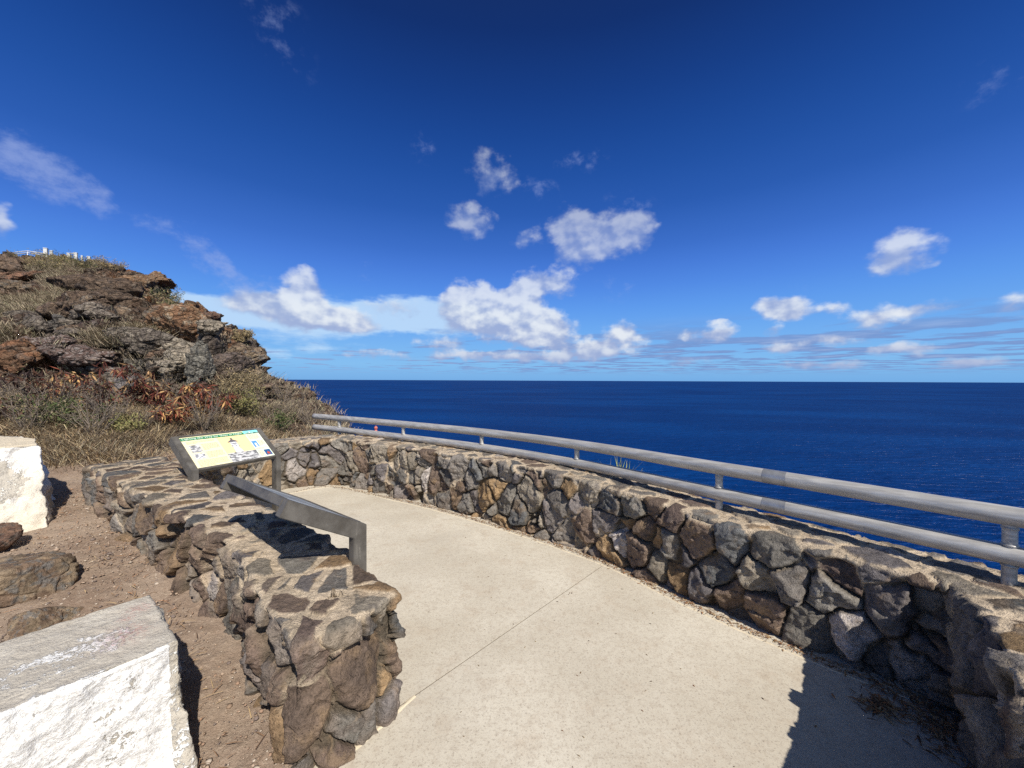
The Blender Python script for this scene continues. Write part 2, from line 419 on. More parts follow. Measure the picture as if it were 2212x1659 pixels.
    # clouds higher up are thinner and take on the sky's blue
    thin = g.ramp(elv, 0.09, 0.42, 0.95, 0.46)
    out = g.mix(g.math('MULTIPLY', cov, thin), out, ccol)
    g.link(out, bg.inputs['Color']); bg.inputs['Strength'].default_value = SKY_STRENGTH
    w.cycles.sampling_method = 'MANUAL'; w.cycles.sample_map_resolution = 512
SKY_STRENGTH = 0.1
CLOUD_K = 8.6
def _lin(r, g, b):
    return tuple((((c / 255 + .055) / 1.055) ** 2.4) / 1.27 for c in (r, g, b))
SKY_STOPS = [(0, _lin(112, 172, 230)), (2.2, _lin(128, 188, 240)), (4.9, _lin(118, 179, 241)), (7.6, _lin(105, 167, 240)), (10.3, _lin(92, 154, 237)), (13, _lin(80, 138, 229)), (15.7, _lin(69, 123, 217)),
             (18.2, _lin(58, 110, 202)), (23.1, _lin(40, 91, 178)), (27.7, _lin(30, 80, 163)), (31.9, _lin(23, 70, 149)), (36, _lin(18, 60, 134)), (42, _lin(13, 46, 110)), (51, _lin(20, 42, 92)), (60, _lin(56, 58, 66)), (90, _lin(64, 62, 62))]  # highest stops, never in view, greyed for neutral fill on shaded surfaces
CUMULUS = [
    (1290, 520, 135, 62, 0.12, 1.15), (1230, 490, 60, 46, 0, 0.8), (1370, 495, 62, 44, 0, 0.6), (1180, 612, 88, 42, 0, 0.85), (1150, 515, 60, 34, 0, 0.4),
    (1012, 480, 68, 42, -0.1, 0.8), (1068, 380, 74, 48, -0.2, 0.62),
    (998, 642, 44, 46, 0, .9), (1040, 640, 34, 44, 0, .8), (1120, 645, 52, 44, 0, .9), (1000, 665, 70, 50, 0, 1.0), (1050, 672, 110, 60, 0, 1.0), (1125, 665, 62, 60, 0, 1.1), (1190, 710, 74, 46, 0, 1.0), (1150, 735, 90, 30, 0, 0.7),
    (655, 625, 72, 52, 0, 0.95), (640, 672, 150, 48, -0.12, 0.8), (740, 695, 110, 34, -0.1, 0.75), (850, 665, 80, 26, 0, 0.5),
    (1300, 748, 120, 36, 0, 0.85), (1090, 700, 170, 52, 0, .8), (700, 685, 170, 40, -.1, .7), (560, 650, 120, 40, 0, .5), (980, 770, 150, 18, 0, .5), (1240, 770, 150, 22, 0, .6), (1345, 715, 60, 34, 0, 0.6), (1110, 772, 130, 20, 0, 0.7), (950, 742, 70, 22, 0, 0.6), 
    (1935, 548, 110, 56, 0.05, 0.95), (1690, 668, 78, 38, -0.1, 1.15), (1790, 668, 55, 22, 0.1, 0.5),
    (1885, 690, 110, 38, 0, 0.7), (1990, 665, 90, 24, 0, 0.5), (1540, 720, 92, 28, 0, 0.85), (1670, 718, 36, 20, 0, 0.6), (2190, 662, 85, 36, 0, 0.7),
    (1690, 748, 60, 16, 0, 0.6), (1800, 735, 90, 18, 0, 0.6), (1950, 755, 100, 20, 0, 0.7), (1490, 778, 60, 18, 0, 0.6), (5, 478, 40, 45, 0, 0.8),
    (815, 770, 90, 14, 0, 0.5), (2080, 785, 160, 18, 0, 0.7), (1770, 788, 150, 15, 0, 0.6),
]
SHEET = [(1000, 690, 260, 46, 0, .7), (560, 700, 260, 40, 0, .6), (520, 672, 180, 40, -0.05, 0.9), (700, 672, 210, 44, 0.0, 0.85), (880, 680, 180, 44, 0.03, 0.9), (430, 655, 120, 26, 0, 0.6), (800, 720, 150, 16, 0.1, 0.5), (640, 752, 260, 30, 0, 0.35)]
WISPS = [(100, 375, 220, 62, -0.50, 0.85), (190, 425, 130, 42, -0.45, 0.6), (30, 340, 120, 42, -0.3, 0.6), (440, 545, 110, 42, -0.75, 0.8), (335, 488, 62, 30, -0.3, 0.6), (500, 590, 70, 26, -0.7, 0.5),
         (1250, 352, 80, 30, 0, 0.4), (1160, 412, 80, 26, -0.2, 0.4), (915, 325, 40, 40, 0, 0.35), (600, 60, 140, 70, -0.9, 0.32), (1350, 460, 90, 50, 0, 0.4), (1330, 625, 70, 40, 0, 0.35),
         (2150, 170, 120, 60, 0.4, 0.35), (790, 590, 30, 34, 0, 0.4), (1700, 640, 160, 60, 0, 0.15), (560, 620, 120, 50, 0.2, 0.5)]
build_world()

sun = bpy.data.lights.new("sun", 'SUN'); sun.energy = 4.8; sun.angle = math.radians(0.5); sun.color = (1.0, 0.945, 0.86)
so = bpy.data.objects.new("sun", sun); COL.objects.link(so); so.rotation_euler = SUN_DIR.to_track_quat('Z', 'Y').to_euler(); so.location = (8, -14, 20)

cam = bpy.data.cameras.new("camera"); co = bpy.data.objects.new("camera", cam); COL.objects.link(co); S.camera = co
cam.sensor_width = 36; cam.lens = 36 * FX / 2212.0; cam.clip_start = 0.05; cam.clip_end = 400000
pitch = math.radians(90) - math.atan(8.5 / FX)
co.matrix_world = Matrix.Translation((0, 0, EYE)) @ Matrix.Rotation(pitch, 4, 'X') @ Matrix.Rotation(0.00408, 4, 'Z')
S.cycles.use_denoising = False
S.view_settings.view_transform = 'Standard'; S.view_settings.look = 'None'; S.view_settings.exposure = 0.345; S.view_settings.gamma = 1.0

# ------------------------------------------------------------------ sea
def build_sea():
    ys = np.concatenate([[-3000, 0], np.geomspace(60, 160000, 60)])
    xs = np.concatenate([-np.geomspace(200000, 50, 40), [0], np.geomspace(50, 200000, 40)])
    X, Y = np.meshgrid(xs, ys); V = np.stack([X, Y, np.full_like(X, -180.0)], -1)
    V = V.reshape(-1, 3)
    o = mesh_np('sea', V, grid_faces(len(ys), len(xs), False), M_SEA)
    tag(o, kind='structure')
build_sea()

# ------------------------------------------------------------------ stone colours
PAL = np.array([(0.132, 0.121, 0.108), (0.175, 0.16, 0.138), (0.106, 0.105, 0.102), (0.135, 0.10, 0.078), (0.125, 0.092, 0.076),
                (0.20, 0.135, 0.078), (0.25, 0.17, 0.095), (0.22, 0.19, 0.15), (0.118, 0.106, 0.104), (0.185, 0.165, 0.145), (0.15, 0.132, 0.124), (0.36, 0.32, 0.29)])
def stone_colour(rnd, weights):
    w = np.cumsum(np.array(weights, float)); w /= w[-1]
    idx = np.searchsorted(w, np.clip(rnd[0], 0, 0.99999))
    c = PAL[idx] * (0.75 + 0.55 * rnd[1])[:, None]
    c2 = PAL[(idx + 3) % len(PAL)]
    return c, c2
MORTAR = np.array((0.44, 0.355, 0.255))

def stone_wall_mesh(name, ctrl, step, parent, weights, cell=0.19, seed=3, vstep=None, bulge=0.045, cap=(True, True), dust=0.0, topjoint=0.035, squash=0.85, mort=1.0, chipk=0.65, bright=1.0):
    """ctrl rows: x, y, width, top height, left base z, right base z (left/right of walking direction)"""
    C = resample(ctrl, step); n = len(C); vstep = vstep or step
    T = np.gradient(C[:, :2], axis=0); T /= np.linalg.norm(T, axis=1, keepdims=True)
    Nn = np.stack([-T[:, 1], T[:, 0]], 1)
    w = C[:, 2:3] / 2
    L = C[:, :2] + Nn * w; R = C[:, :2] - Nn * w
    ke = max(3, int(C[-1, 2] / step)); ks = max(3, int(C[0, 2] / step))
    te = np.linspace(0, 1, ke + 1)[1:-1, None]; ts = np.linspace(0, 1, ks + 1)[1:-1, None]
    endp = L[-1] * (1 - te) + R[-1] * te + T[-1] * np.sin(te * math.pi) * 0.05
    stp = R[0] * (1 - ts) + L[0] * ts - T[0] * np.sin(ts * math.pi) * 0.05
    out = np.concatenate([L, endp, R[::-1], stp])
    hz = np.concatenate([C[:, 3], np.full(len(endp), C[-1, 3]), C[::-1, 3], np.full(len(stp), C[0, 3])])
    bz = np.concatenate([C[:, 4], np.full(len(endp), (C[-1, 4] + C[-1, 5]) / 2), C[::-1, 5], np.full(len(stp), (C[0, 4] + C[0, 5]) / 2)])
    med_e = C[-1, :2] - T[-1] * C[-1, 2] * 0.45; med_s = C[0, :2] + T[0] * C[0, 2] * 0.45
    along = np.concatenate([[0], np.cumsum(np.hypot(*np.diff(C[:, :2], axis=0).T))])
    tot = along[-1]; a = np.clip(along, C[0, 2] * 0.45, tot - C[-1, 2] * 0.45)
    M = np.stack([np.interp(a, along, C[:, 0]), np.interp(a, along, C[:, 1])], 1)
    med = np.concatenate([M, np.tile(med_e, (len(endp), 1)), M[::-1], np.tile(med_s, (len(stp), 1))])
    H = C[:, 3].max(); nv = max(4, int(H / vstep)); ntp = max(3, int(C[:, 2].max() / 2 / vstep))
    rings = []
    for t in np.linspace(0, 1, nv):
        rings.append(np.column_stack([out + (med - out) * 0.02 * t, bz + (hz - 0.03 - bz) * t]))
    for t in (0.3, 0.6, 0.85):
        ang = t * math.pi / 2; ins = 0.035 * (1 - math.cos(ang)); d = med - out; ln = np.linalg.norm(d, axis=1, keepdims=True)
        rings.append(np.column_stack([out + d * 0.02 + d / ln * ins, hz - 0.03 + 0.03 * math.sin(ang)]))
    last = rings[-1]
    for t in np.linspace(0, 1, ntp)[1:]:
        rings.append(np.column_stack([last[:, :2] + (med - last[:, :2]) * t, hz + 0.0 * hz]))
    Gd = np.array(rings); nr, N = Gd.shape[:2]
    nrm = grid_normals(Gd, True)
    # orientation check
    if (nrm[nv // 2, :n, :2] * Nn).sum() < 0: nrm = -nrm; flip = True
    else: flip = False
    nrm[-1] = nrm[-2]
    nz = np.clip(nrm[..., 2], 0, 1).reshape(-1); topf = sstep(0.35, 0.9, nz)
    p = Gd.reshape(-1, 3); nn = nrm.reshape(-1, 3)
    # irregular packing: warp, then cells
    wp = p + 0.040 * np.stack([fbm(p * 6 + k * 31.7, 4, seed + k) for k in range(3)], 1)
    q = wp / cell; q[:, 2] *= squash
    border, rnd, vec = voro(q, seed, 0.55, 0.98)
    bd = border * cell
    jw = 0.006 + (topjoint - 0.006) * topf
    jw = jw * (0.7 + 0.6 * rnd[2])
    inside = sstep(jw * 0.55, jw * 0.55 + 0.006, bd)
    x = np.clip((bd - jw * 0.5) / (0.012 + 0.028 * rnd[3] ** 2), 0, 1)
    dome = np.sqrt(np.clip(1 - (1 - x) ** 2, 0, 1))
    # each stone's own tilt and relief, faceted
    tl = np.stack([rnd[4] - 0.5, rnd[5] - 0.5, rnd[1] - 0.5], 1); tilt = (vec * tl).sum(1) * cell * 0.6
    fac = np.abs(((vec + 0.1) * np.stack([rnd[5] - .5, rnd[0] - .5, rnd[4] - .5], 1)).sum(1)) * cell * -0.8
    b4, r4, v4 = voro(wp / 0.085 + 5.0, seed + 6, 0.3)
    chip = (v4 * np.stack([r4[1] - .5, r4[2] - .5, r4[3] - .5], 1)).sum(1) * 0.085 * 0.75 + 0.010 * (r4[0] - .5) * np.clip(b4 * 10, 0, 1)
    face = bulge * (0.25 + 0.9 * rnd[2]) * dome + (tilt + fac + chip * chipk) * dome
    rough = 0.017 * fbm(p * 15, 5, seed + 5) + 0.007 * fbm(p * 50, 3, seed + 8)
    fillz = sstep(0.12, 0.42, fbm(p * 2.6 + 3, 3, seed + 81) + 0.5 * sstep(-0.16, 0.0, p[:, 2] - np.tile(hz, nr)))
    dface = face + rough * dome - (0.052 - 0.046 * fillz) * (1 - dome)
    mortar_rough = 0.006 * fbm(p * 22, 4, seed + 71)
    dtop = 0.004 + (0.012 * rnd[2] + tilt * 0.14 + 0.5 * rough) * inside + mortar_rough * (1 - inside) + 0.012 * fbm(p * 3.5, 3, seed + 60) + inside * 0.004
    disp = dface * (1 - topf) + dtop * topf
    V = p + nn * disp[:, None]
    # colours
    c, c2 = stone_colour(rnd, weights)
    m = sstep(0.05, 0.5, fbm(p * 9 + 40, 4, seed + 21))[:, None]
    c = c * (1 - 0.45 * m) + c2 * 0.45 * m
    lum = c.mean(1, keepdims=True)
    c = lum + (c - lum) * 1.05
    c = c * bright
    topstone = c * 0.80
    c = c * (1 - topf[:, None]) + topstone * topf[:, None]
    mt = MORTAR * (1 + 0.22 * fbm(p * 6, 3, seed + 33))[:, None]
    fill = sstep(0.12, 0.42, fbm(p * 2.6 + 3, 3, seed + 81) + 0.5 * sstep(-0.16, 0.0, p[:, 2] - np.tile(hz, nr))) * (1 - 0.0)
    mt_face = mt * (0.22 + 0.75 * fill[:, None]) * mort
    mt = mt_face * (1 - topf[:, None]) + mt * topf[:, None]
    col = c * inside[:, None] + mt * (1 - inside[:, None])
    if dust > 0:
        dm = dust * sstep(-0.3, 0.5, fbm(p * 4, 3, seed + 90)) * (1 - topf)
        col = col * (1 - dm[:, None]) + np.array((0.26, 0.18, 0.12)) * dm[:, None]
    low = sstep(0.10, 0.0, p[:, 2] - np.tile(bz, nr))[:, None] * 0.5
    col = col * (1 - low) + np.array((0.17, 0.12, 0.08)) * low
    F = grid_faces(nr, N, True)
    if flip: F = F[:, ::-1]
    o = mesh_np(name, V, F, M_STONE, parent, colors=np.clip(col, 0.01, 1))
    return o
W_FACE = (2.6, 2.6, 1.2, 3.0, 0.7, 1.8, 1.2, 3.0, 0.9, 3.0, 0.9, 0.7)
W_BROWN = (1.4, 1.2, 1.4, 3.4, 1.4, 1.2, 0.3, 1.4, 0.8, 1.6, 0.6, 0.1)
def build_walls():
    # long curved parapet: starts behind the upright sign, ends past the near corner (inner side = left of travel is outside)
    inner = [(-3.05, 3.75), (-3.45, 4.55), (-3.60, 5.15), (-3.35, 5.72), (-2.75, 5.98), (-1.71, 5.42), (-1.045, 5.02), (-0.12, 4.36), (0.44, 3.91), (0.92, 3.44), (1.36, 2.86), (1.84, 2.33), (2.24, 1.93), (2.9, 1.25), (3.9, 0.3)]
    hs = [0.72, 0.72, 0.72, 0.725, 0.73, 0.725, 0.725, 0.725, 0.72, 0.69, 0.665, 0.65, 0.63, 0.62, 0.61]
    inner = np.array(inner); tg = np.gradient(inner, axis=0); tg /= np.linalg.norm(tg, axis=1, keepdims=True)
    out_n = np.stack([-tg[:, 1], tg[:, 0]], 1)             # left of travel = outside
    wd = 0.50
    rows = []
    for k in range(len(inner)):
        c = inner[k] + out_n[k] * wd / 2
        rows.append((c[0], c[1], wd, hs[k] - 0.02, -0.25, -0.03))
    root = stone_wall_mesh('stone_parapet', rows, 0.0095, None, W_FACE, cell=0.195, seed=11, vstep=0.0085, topjoint=0.036, bulge=0.036, bright=1.14)
    tag(root, 'long curved lava rock parapet under the pipe railing at the seaward edge of the paving', 'stone wall', 'lava rock walls of the lookout')
    rows = [(2.22, 2.05), (1.98, 1.64), (1.70, 1.335), (1.48, 1.085), (1.12, 0.70), (0.80, 0.35)]
    rows = np.array(rows); tg = np.gradient(rows, axis=0); tg /= np.linalg.norm(tg, axis=1, keepdims=True)
    ln = np.stack([-tg[:, 1], tg[:, 0]], 1)
    ctrl = []
    for k in range(len(rows)):
        c = rows[k] + ln[k] * (0.52 / 2 + 0.03) + tg[0] * 0.0
        ctrl.append((c[0], c[1], 0.52, 0.625, -0.03, -0.03))
    ctrl[0] = (ctrl[0][0] + 0.02, ctrl[0][1], 0.5, 0.62, -0.03, -0.03)
    o = stone_wall_mesh('stone_return_wall', ctrl, 0.0065, None, (2.0, 1.6, 2.2, 1.6, 2.0, 0.4, 0.2, 1.4, 2.6, 1.4, 2.2, 0.3), cell=0.24, seed=29, vstep=0.007, topjoint=0.03, bulge=0.055)
    tag(o, 'short lava rock wall turning towards the viewer, its inner face in deep shadow', 'stone wall', 'lava rock walls of the lookout')
    # low wall on the left, its blunt pier end towards the viewer
    ctrl = [(-0.715, 1.735, 0.50, 0.575, 0.0, -0.03), (-1.04, 2.00, 0.49, 0.585, 0.02, -0.03), (-1.50, 2.46, 0.47, 0.61, 0.06, -0.03), (-2.05, 2.80, 0.47, 0.655, 0.10, -0.03), (-2.68, 3.19, 0.48, 0.69, 0.16, -0.03),
            (-3.35, 3.62, 0.52, 0.705, 0.22, 0.0), (-4.0, 4.10, 0.60, 0.71, 0.28, 0.1), (-4.45, 4.42, 0.62, 0.69, 0.34, 0.2)]
    ctrl = ctrl[::-1]                                       # travel towards the viewer: left side = paving... right side = dirt
    ctrl = [(x, y, w, h, b, a) for (x, y, w, h, a, b) in ctrl]
    o = stone_wall_mesh('stone_pier_wall', ctrl, 0.006, None, W_BROWN, cell=0.19, seed=57, vstep=0.006, topjoint=0.032, bulge=0.038, dust=0.35, chipk=0.35)
    tag(o, 'low brown rock wall between dirt and paving, sandy mortared top, ending in a blunt pier', 'stone wall', 'lava rock walls of the lookout')
build_walls()

# ------------------------------------------------------------------ paving slabs with real joints
def build_paving():
    outline = [(-0.85, 1.95), (-1.5, 2.48), (-2.7, 3.25), (-3.3, 3.9), (-3.65, 4.6), (-3.75, 5.2), (-3.5, 5.85), (-2.75, 6.2), (-1.6, 5.62), (-0.9, 5.2), (0.0, 4.55), (0.6, 4.05), (1.1, 3.55), (1.5, 3.0), (1.98, 2.45), (2.45, 2.05), (1.75, 1.2), (1.0, 0.35), (1.2, -5), (-1.6, -5), (-1.35, 1.0), (-1.1, 1.7)]
    dirn = Vector((0.68, 0.733, 0)).normalized(); nrm = Vector((-dirn.y, dirn.x, 0))
    p0 = Vector((-0.547, 1.945, 0)).dot(nrm)
    offs = [-9] + [p0 + 2.19 * k for k in (-3, -2, -1, 0, 1, 2)] + [9]
    bm = bmesh.new(); gap = 0.0042
    for a, b in zip(offs[:-1], offs[1:]):
        t = bmesh.new(); t.faces.new([t.verts.new((x, y, 0)) for x, y in outline])
        t.normal_update()
        geom = t.verts[:] + t.edges[:] + t.faces[:]
        bmesh.ops.bisect_plane(t, geom=geom, plane_co=nrm * (a + gap), plane_no=nrm, clear_inner=True)
        geom = t.verts[:] + t.edges[:] + t.faces[:]
        bmesh.ops.bisect_plane(t, geom=geom, plane_co=nrm * (b - gap), plane_no=nrm, clear_outer=True)
        bmesh.ops.triangulate(t, faces=t.faces[:])
        me = bpy.data.meshes.new('tmp'); t.to_mesh(me); t.free(); bm.from_mesh(me); bpy.data.meshes.remove(me)
    r = bmesh.ops.extrude_face_region(bm, geom=bm.faces[:])
    for v in [e for e in r['geom'] if isinstance(e, bmesh.types.BMVert)]: v.co.z -= 0.05
    bmesh.ops.recalc_face_normals(bm, faces=bm.faces[:])
    o = bm_obj('paving', bm, M_PAVE); tag(o, kind='structure')
    bm = bmesh.new(); bm.faces.new([bm.verts.new((x, y, -0.004)) for x, y in outline])
    bmesh.ops.recalc_face_normals(bm, faces=bm.faces[:])
    bmesh.ops.triangulate(bm, faces=bm.faces[:])
    o = bm_obj('subsoil', bm, mat_simple('joint_grit', (0.11, 0.09, 0.07), 0.95)); tag(o, kind='structure')
build_paving()
def ribbon(path, w, h, z, name, mat, seed=0, amp=0.006):
    """thin raised strip of old sealant following the wall's foot"""
    C = resample(np.array(path), 0.012); T = np.gradient(C, axis=0); T /= np.linalg.norm(T, axis=1, keepdims=True)
    N = np.stack([-T[:, 1], T[:, 0]], 1); p3 = np.column_stack([C, np.zeros(len(C))])
    wl = w / 2 * (1 + 0.7 * fbm(p3 * 18, 3, seed)) ; wr = w / 2 * (1 + 0.7 * fbm(p3 * 18 + 50, 3, seed))
    off = amp * fbm(p3 * 5, 3, seed + 3)
    L = C + N * (wl + off)[:, None]; R = C - N * (wr - off)[:, None]
    rows = [np.column_stack([L, np.full(len(C), z - 0.003)]), np.column_stack([L * 0.7 + R * 0.3, np.full(len(C), z + h)]), np.column_stack([L * 0.3 + R * 0.7, np.full(len(C), z + h)]), np.column_stack([R, np.full(len(C), z - 0.003)])]
    Gd = np.array(rows)
    return mesh_np(name, Gd.reshape(-1, 3), grid_faces(4, len(C), False), mat)
M_SEAL = mat_simple('cream_sealant', (0.62, 0.53, 0.38), 0.8, noise=(45, 0.35), bump=(60, 0.6, 0.004))
for k, path in enumerate(([(-3.2, 5.52), (-2.9, 5.83), (-2.55, 5.86), (-1.76, 5.32), (-1.09, 4.92), (-0.17, 4.27), (0.37, 3.83), (0.85, 3.38), (1.28, 2.80), (1.76, 2.26), (2.1, 1.96)],
                          [(-0.50, 1.99), (-0.565, 1.90), (-0.66, 1.76), (-0.775, 1.60), (-0.93, 1.36)])):
    o = ribbon(path, 0.018 if k == 0 else 0.035, 0.003, 0.0, 'sealant_strip', M_SEAL, 5 + k)
    tag(o, ['narrow cream sealant line on the paving along the foot of the long parapet', 'flaking cream sealant line on the paving at the foot of the blunt pier'][k], 'sealant line')

# ------------------------------------------------------------------ dirt ground on the left
def dirt_z(X, Y):
    return 0.045 + 0.085 * np.clip(Y - 1.5, 0, 4.5) + 0.028 * np.clip(-X - 1.0, 0, 8)
def build_dirt():
    edge = resample(np.array([(-0.75, -4.0), (-1.0, 0.6), (-0.97, 1.3), (-0.86, 1.72), (-0.95, 1.98), (-1.2, 2.2), (-1.6, 2.52), (-2.1, 2.86), (-2.7, 3.22), (-3.4, 3.68), (-4.0, 4.2), (-4.4, 4.9), (-4.6, 6.2)]), 0.016)
    m = len(edge); cols = np.concatenate([[0], np.geomspace(0.012, 9.0, 330)])
    X = edge[:, 0][:, None] - cols[None, :]; Y = edge[:, 1][:, None] + 0 * cols[None, :] - cols[None, :] * 0.12
    p = np.stack([X, Y, np.zeros_like(X)], -1).reshape(-1, 3)
    Z = dirt_z(p[:, 0], p[:, 1]) + 0.022 * fbm(p * 1.7, 4, 2) + 0.010 * fbm(p * 11, 5, 3)
    bd, rnd, _ = voro(p * 30, 7, 0.2); peb = np.clip(bd * 2, 0, 1) * (rnd[0] > 0.72) * 0.008
    p[:, 2] = Z + peb
    o = mesh_np('ground', p, grid_faces(m, len(cols), False), M_DIRT); tag(o, kind='structure')
build_dirt()

# ------------------------------------------------------------------ hillside terrain
COLS = {
 -1500: [(3.4, -.1), (4.2, .6), (5.4, 1.1), (7.5, 1.9), (9, 3.0), (17, 6.8), (30, 13.0)],
 -400: [(4.2, -.05), (5.1, .66), (6.8, 1.25), (9, 1.8), (10.2, 3.0), (20, 6.4), (35, 13.0)],
 0:    [(4.4, .0), (5.2, .66), (6.8, 1.15), (9, 1.55), (10.2, 2.9), (20, 5.9), (36, 13.0)],
 120:  [(4.4, .0), (5.3, .62), (6.8, 1.1), (9, 1.5), (10.4, 2.95), (19, 5.9), (33, 12.1)],
 250:  [(4.6, .0), (5.4, .55), (7.0, 1.0), (9.3, 1.48), (10.6, 2.85), (18, 5.3), (28, 9.75)],
 349:  [(4.9, -.05), (5.6, .48), (7.2, .9), (9.4, 1.35), (10.6, 2.6), (16, 4.3), (24, 7.25)],
 460:  [(5.5, -.05), (6.1, .42), (7.4, .8), (9.6, 1.25), (10.8, 2.35), (14, 3.15), (19, 4.28)],
 552:  [(6.1, -.1), (6.6, .40), (7.8, .70), (9.8, 1.05), (10.8, 1.95), (13, 2.5), (16, 3.08)],
 563:  [(6.2, -.1), (6.7, .40), (7.8, .66), (9.4, .95), (10.2, 1.4), (12.0, 1.8), (14, 2.14)],
 650:  [(6.55, -.1), (7.0, .36), (8.0, .55), (9.3, .75), (10.2, .9), (11, 1.12), (12.5, 1.36)],
 715:  [(6.8, -.1), (7.3, .34), (8, .42), (8.8, .52), (9.4, .52), (10, .64), (11, .90)],
 751:  [(6.9, -.1), (7.5, .28), (8, .3), (8.4, .34), (8.8, .32), (9.2, .38), (9.8, .56)],
 785:  [(6.85, -.1), (7.3, .1), (8, -.1), (8.5, -.2), (9, -.3), (9.5, -.45), (10.5, -.8)],
 1000: [(5.65, -.1), (6.0, .1), (6.6, -.2), (7.2, -.5), (7.8, -.8), (8.5, -1.2), (10, -1.9)],
 1250: [(4.5, -.1), (4.9, .15), (5.5, -.05), (6.2, -.4), (7, -.9), (8.0, -1.4), (9.5, -2.1)],
 1500: [(3.35, -.1), (3.75, .15), (4.3, -.2), (5.0, -.6), (5.8, -1.1), (7, -1.8), (9, -3.2)],
 1800: [(2.7, -.1), (3.05, .15), (3.5, -.2), (4.2, -.7), (5.2, -1.4), (6.5, -2.4), (8.5, -4.2)],
 2212: [(2.15, -.1), (2.45, .15), (2.9, -.2), (3.6, -.8), (4.6, -1.7), (6, -3.0), (8, -5.2)],
 3600: [(1.25, -.1), (1.5, .1), (2.0, -.4), (2.8, -1.2), (3.8, -2.2), (5.2, -3.6), (7, -6)],
}
CX = sorted(COLS)
def hill_profile(x):
    """x: survey column -> control (Y, z) arrays, extended beyond the crest down to the sea"""
    tabs = []
    for cx in CX:
        r = list(COLS[cx]); Y6, z6 = r[-1]
        if cx <= 563:
            r += [(Y6 + 7, z6 - 1.6), (Y6 + 40, z6 - 22), (Y6 + 300, -100), (Y6 + 560, -190)]
        else:
            s = {650: .55, 715: .5, 751: .42, 785: .42, 1000: .42, 1250: .46, 1500: .60, 1800: .72, 2212: .85, 3600: 1.0}[cx]
            r += [(Y6 + 7, z6 - 7 * s), (Y6 + 40, z6 - 40 * s), (Y6 + 150, z6 - 150 * s), (Y6 + (190 + z6) / s + 10, -190)]
        tabs.append(r)
    tabs = np.array(tabs)
    return np.stack([np.stack([np.interp(x, CX, tabs[:, k, j]) for k in range(tabs.shape[1])], -1) for j in (0, 1)], -1)
def hill_hit(x, y):
    pr = hill_profile(np.array([float(x)]))[0]; v = (y - horizon(x)) / FX
    for (Y0, z0), (Y1, z1) in zip(pr[1:6], pr[2:7]):
        f0 = z0 - (EYE - v * Y0); f1 = z1 - (EYE - v * Y1)
        if f0 < 0 <= f1:
            t = f0 / (f0 - f1); return Y0 + (Y1 - Y0) * t
    return pr[6][0]
GRASSY = [(110, 590, 120, 34, 1.0), (200, 615, 90, 30, .9), (80, 665, 120, 30, 1.0), (20, 720, 60, 60, .9), (270, 730, 80, 26, 1.0), (0, 620, 50, 30, .3), (420, 700, 40, 12, .6), (520, 830, 50, 28, 1.0),
          (300, 910, 420, 62, 1.2), (560, 900, 120, 50, .9), (650, 900, 60, 26, .7), (130, 640, 60, 20, .8), (300, 660, 30, 20, .4), (400, 760, 60, 12, .5)]
PALE = [(400, 775, 62, 48, 1.0), (360, 745, 60, 30, .6), (200, 790, 110, 30, .5), (445, 725, 32, 18, .7), (235, 800, 40, 22, .8)]
ORANGE = [(410, 700, 48, 32, 1.0), (30, 770, 50, 38, .9), (300, 605, 60, 20, .9), (345, 660, 50, 26, .7), (90, 565, 60, 14, .6), (500, 735, 60, 14, .5), (350, 730, 16, 10, .8), (590, 808, 30, 14, .7)]
MAROON = [(130, 760, 120, 30, .9), (170, 710, 80, 22, .8), (480, 760, 60, 26, .4), (60, 690, 60, 20, .5)]
GREYR = [(120, 700, 90, 20, .7), (260, 790, 120, 30, .8), (540, 780, 40, 30, .5), (430, 800, 40, 26, .7)]
def region(px, py, lst):
    f = np.zeros_like(px)
    for (x, y, rx, ry, w) in lst:
        f = np.maximum(f, w * np.clip(1.25 - np.sqrt(((px - x) / rx) ** 2 + ((py - y) / ry) ** 2), 0, 1))
    return f
LEDGES = [ # x, y, rx, ry, count, smallest and largest width (survey pixels), palette
 (150, 705, 110, 20, 13, 34, 80, 'G'), (165, 778, 120, 26, 18, 30, 76, 'M'), (445, 772, 100, 34, 26, 26, 64, 'P'), (245, 652, 92, 22, 12, 34, 90, 'B'), (318, 622, 44, 26, 12, 26, 60, 'O'),
 (450, 712, 74, 22, 16, 22, 52, 'R'), (380, 690, 36, 34, 10, 24, 56, 'O'), (30, 606, 56, 20, 8, 36, 84, 'B'), (598, 838, 40, 16, 12, 12, 26, 'B'), (540, 862, 90, 20, 12, 16, 36, 'B'), (672, 902, 34, 12, 9, 10, 20, 'B'), (600, 868, 50, 22, 26, 12, 28, 'B'), (650, 900, 44, 18, 20, 12, 26, 'R'),
 (300, 832, 110, 16, 15, 24, 50, 'G'), (540, 772, 24, 26, 10, 24, 44, 'B'), (20, 800, 60, 30, 8, 30, 60, 'R'), (340, 760, 60, 14, 8, 24, 60, 'G'), (330, 700, 40, 10, 5, 24, 50, 'B'), (630, 882, 40, 12, 9, 12, 24, 'B')]
HILL = {}
def on_left(px): return sstep(775, 740, px)
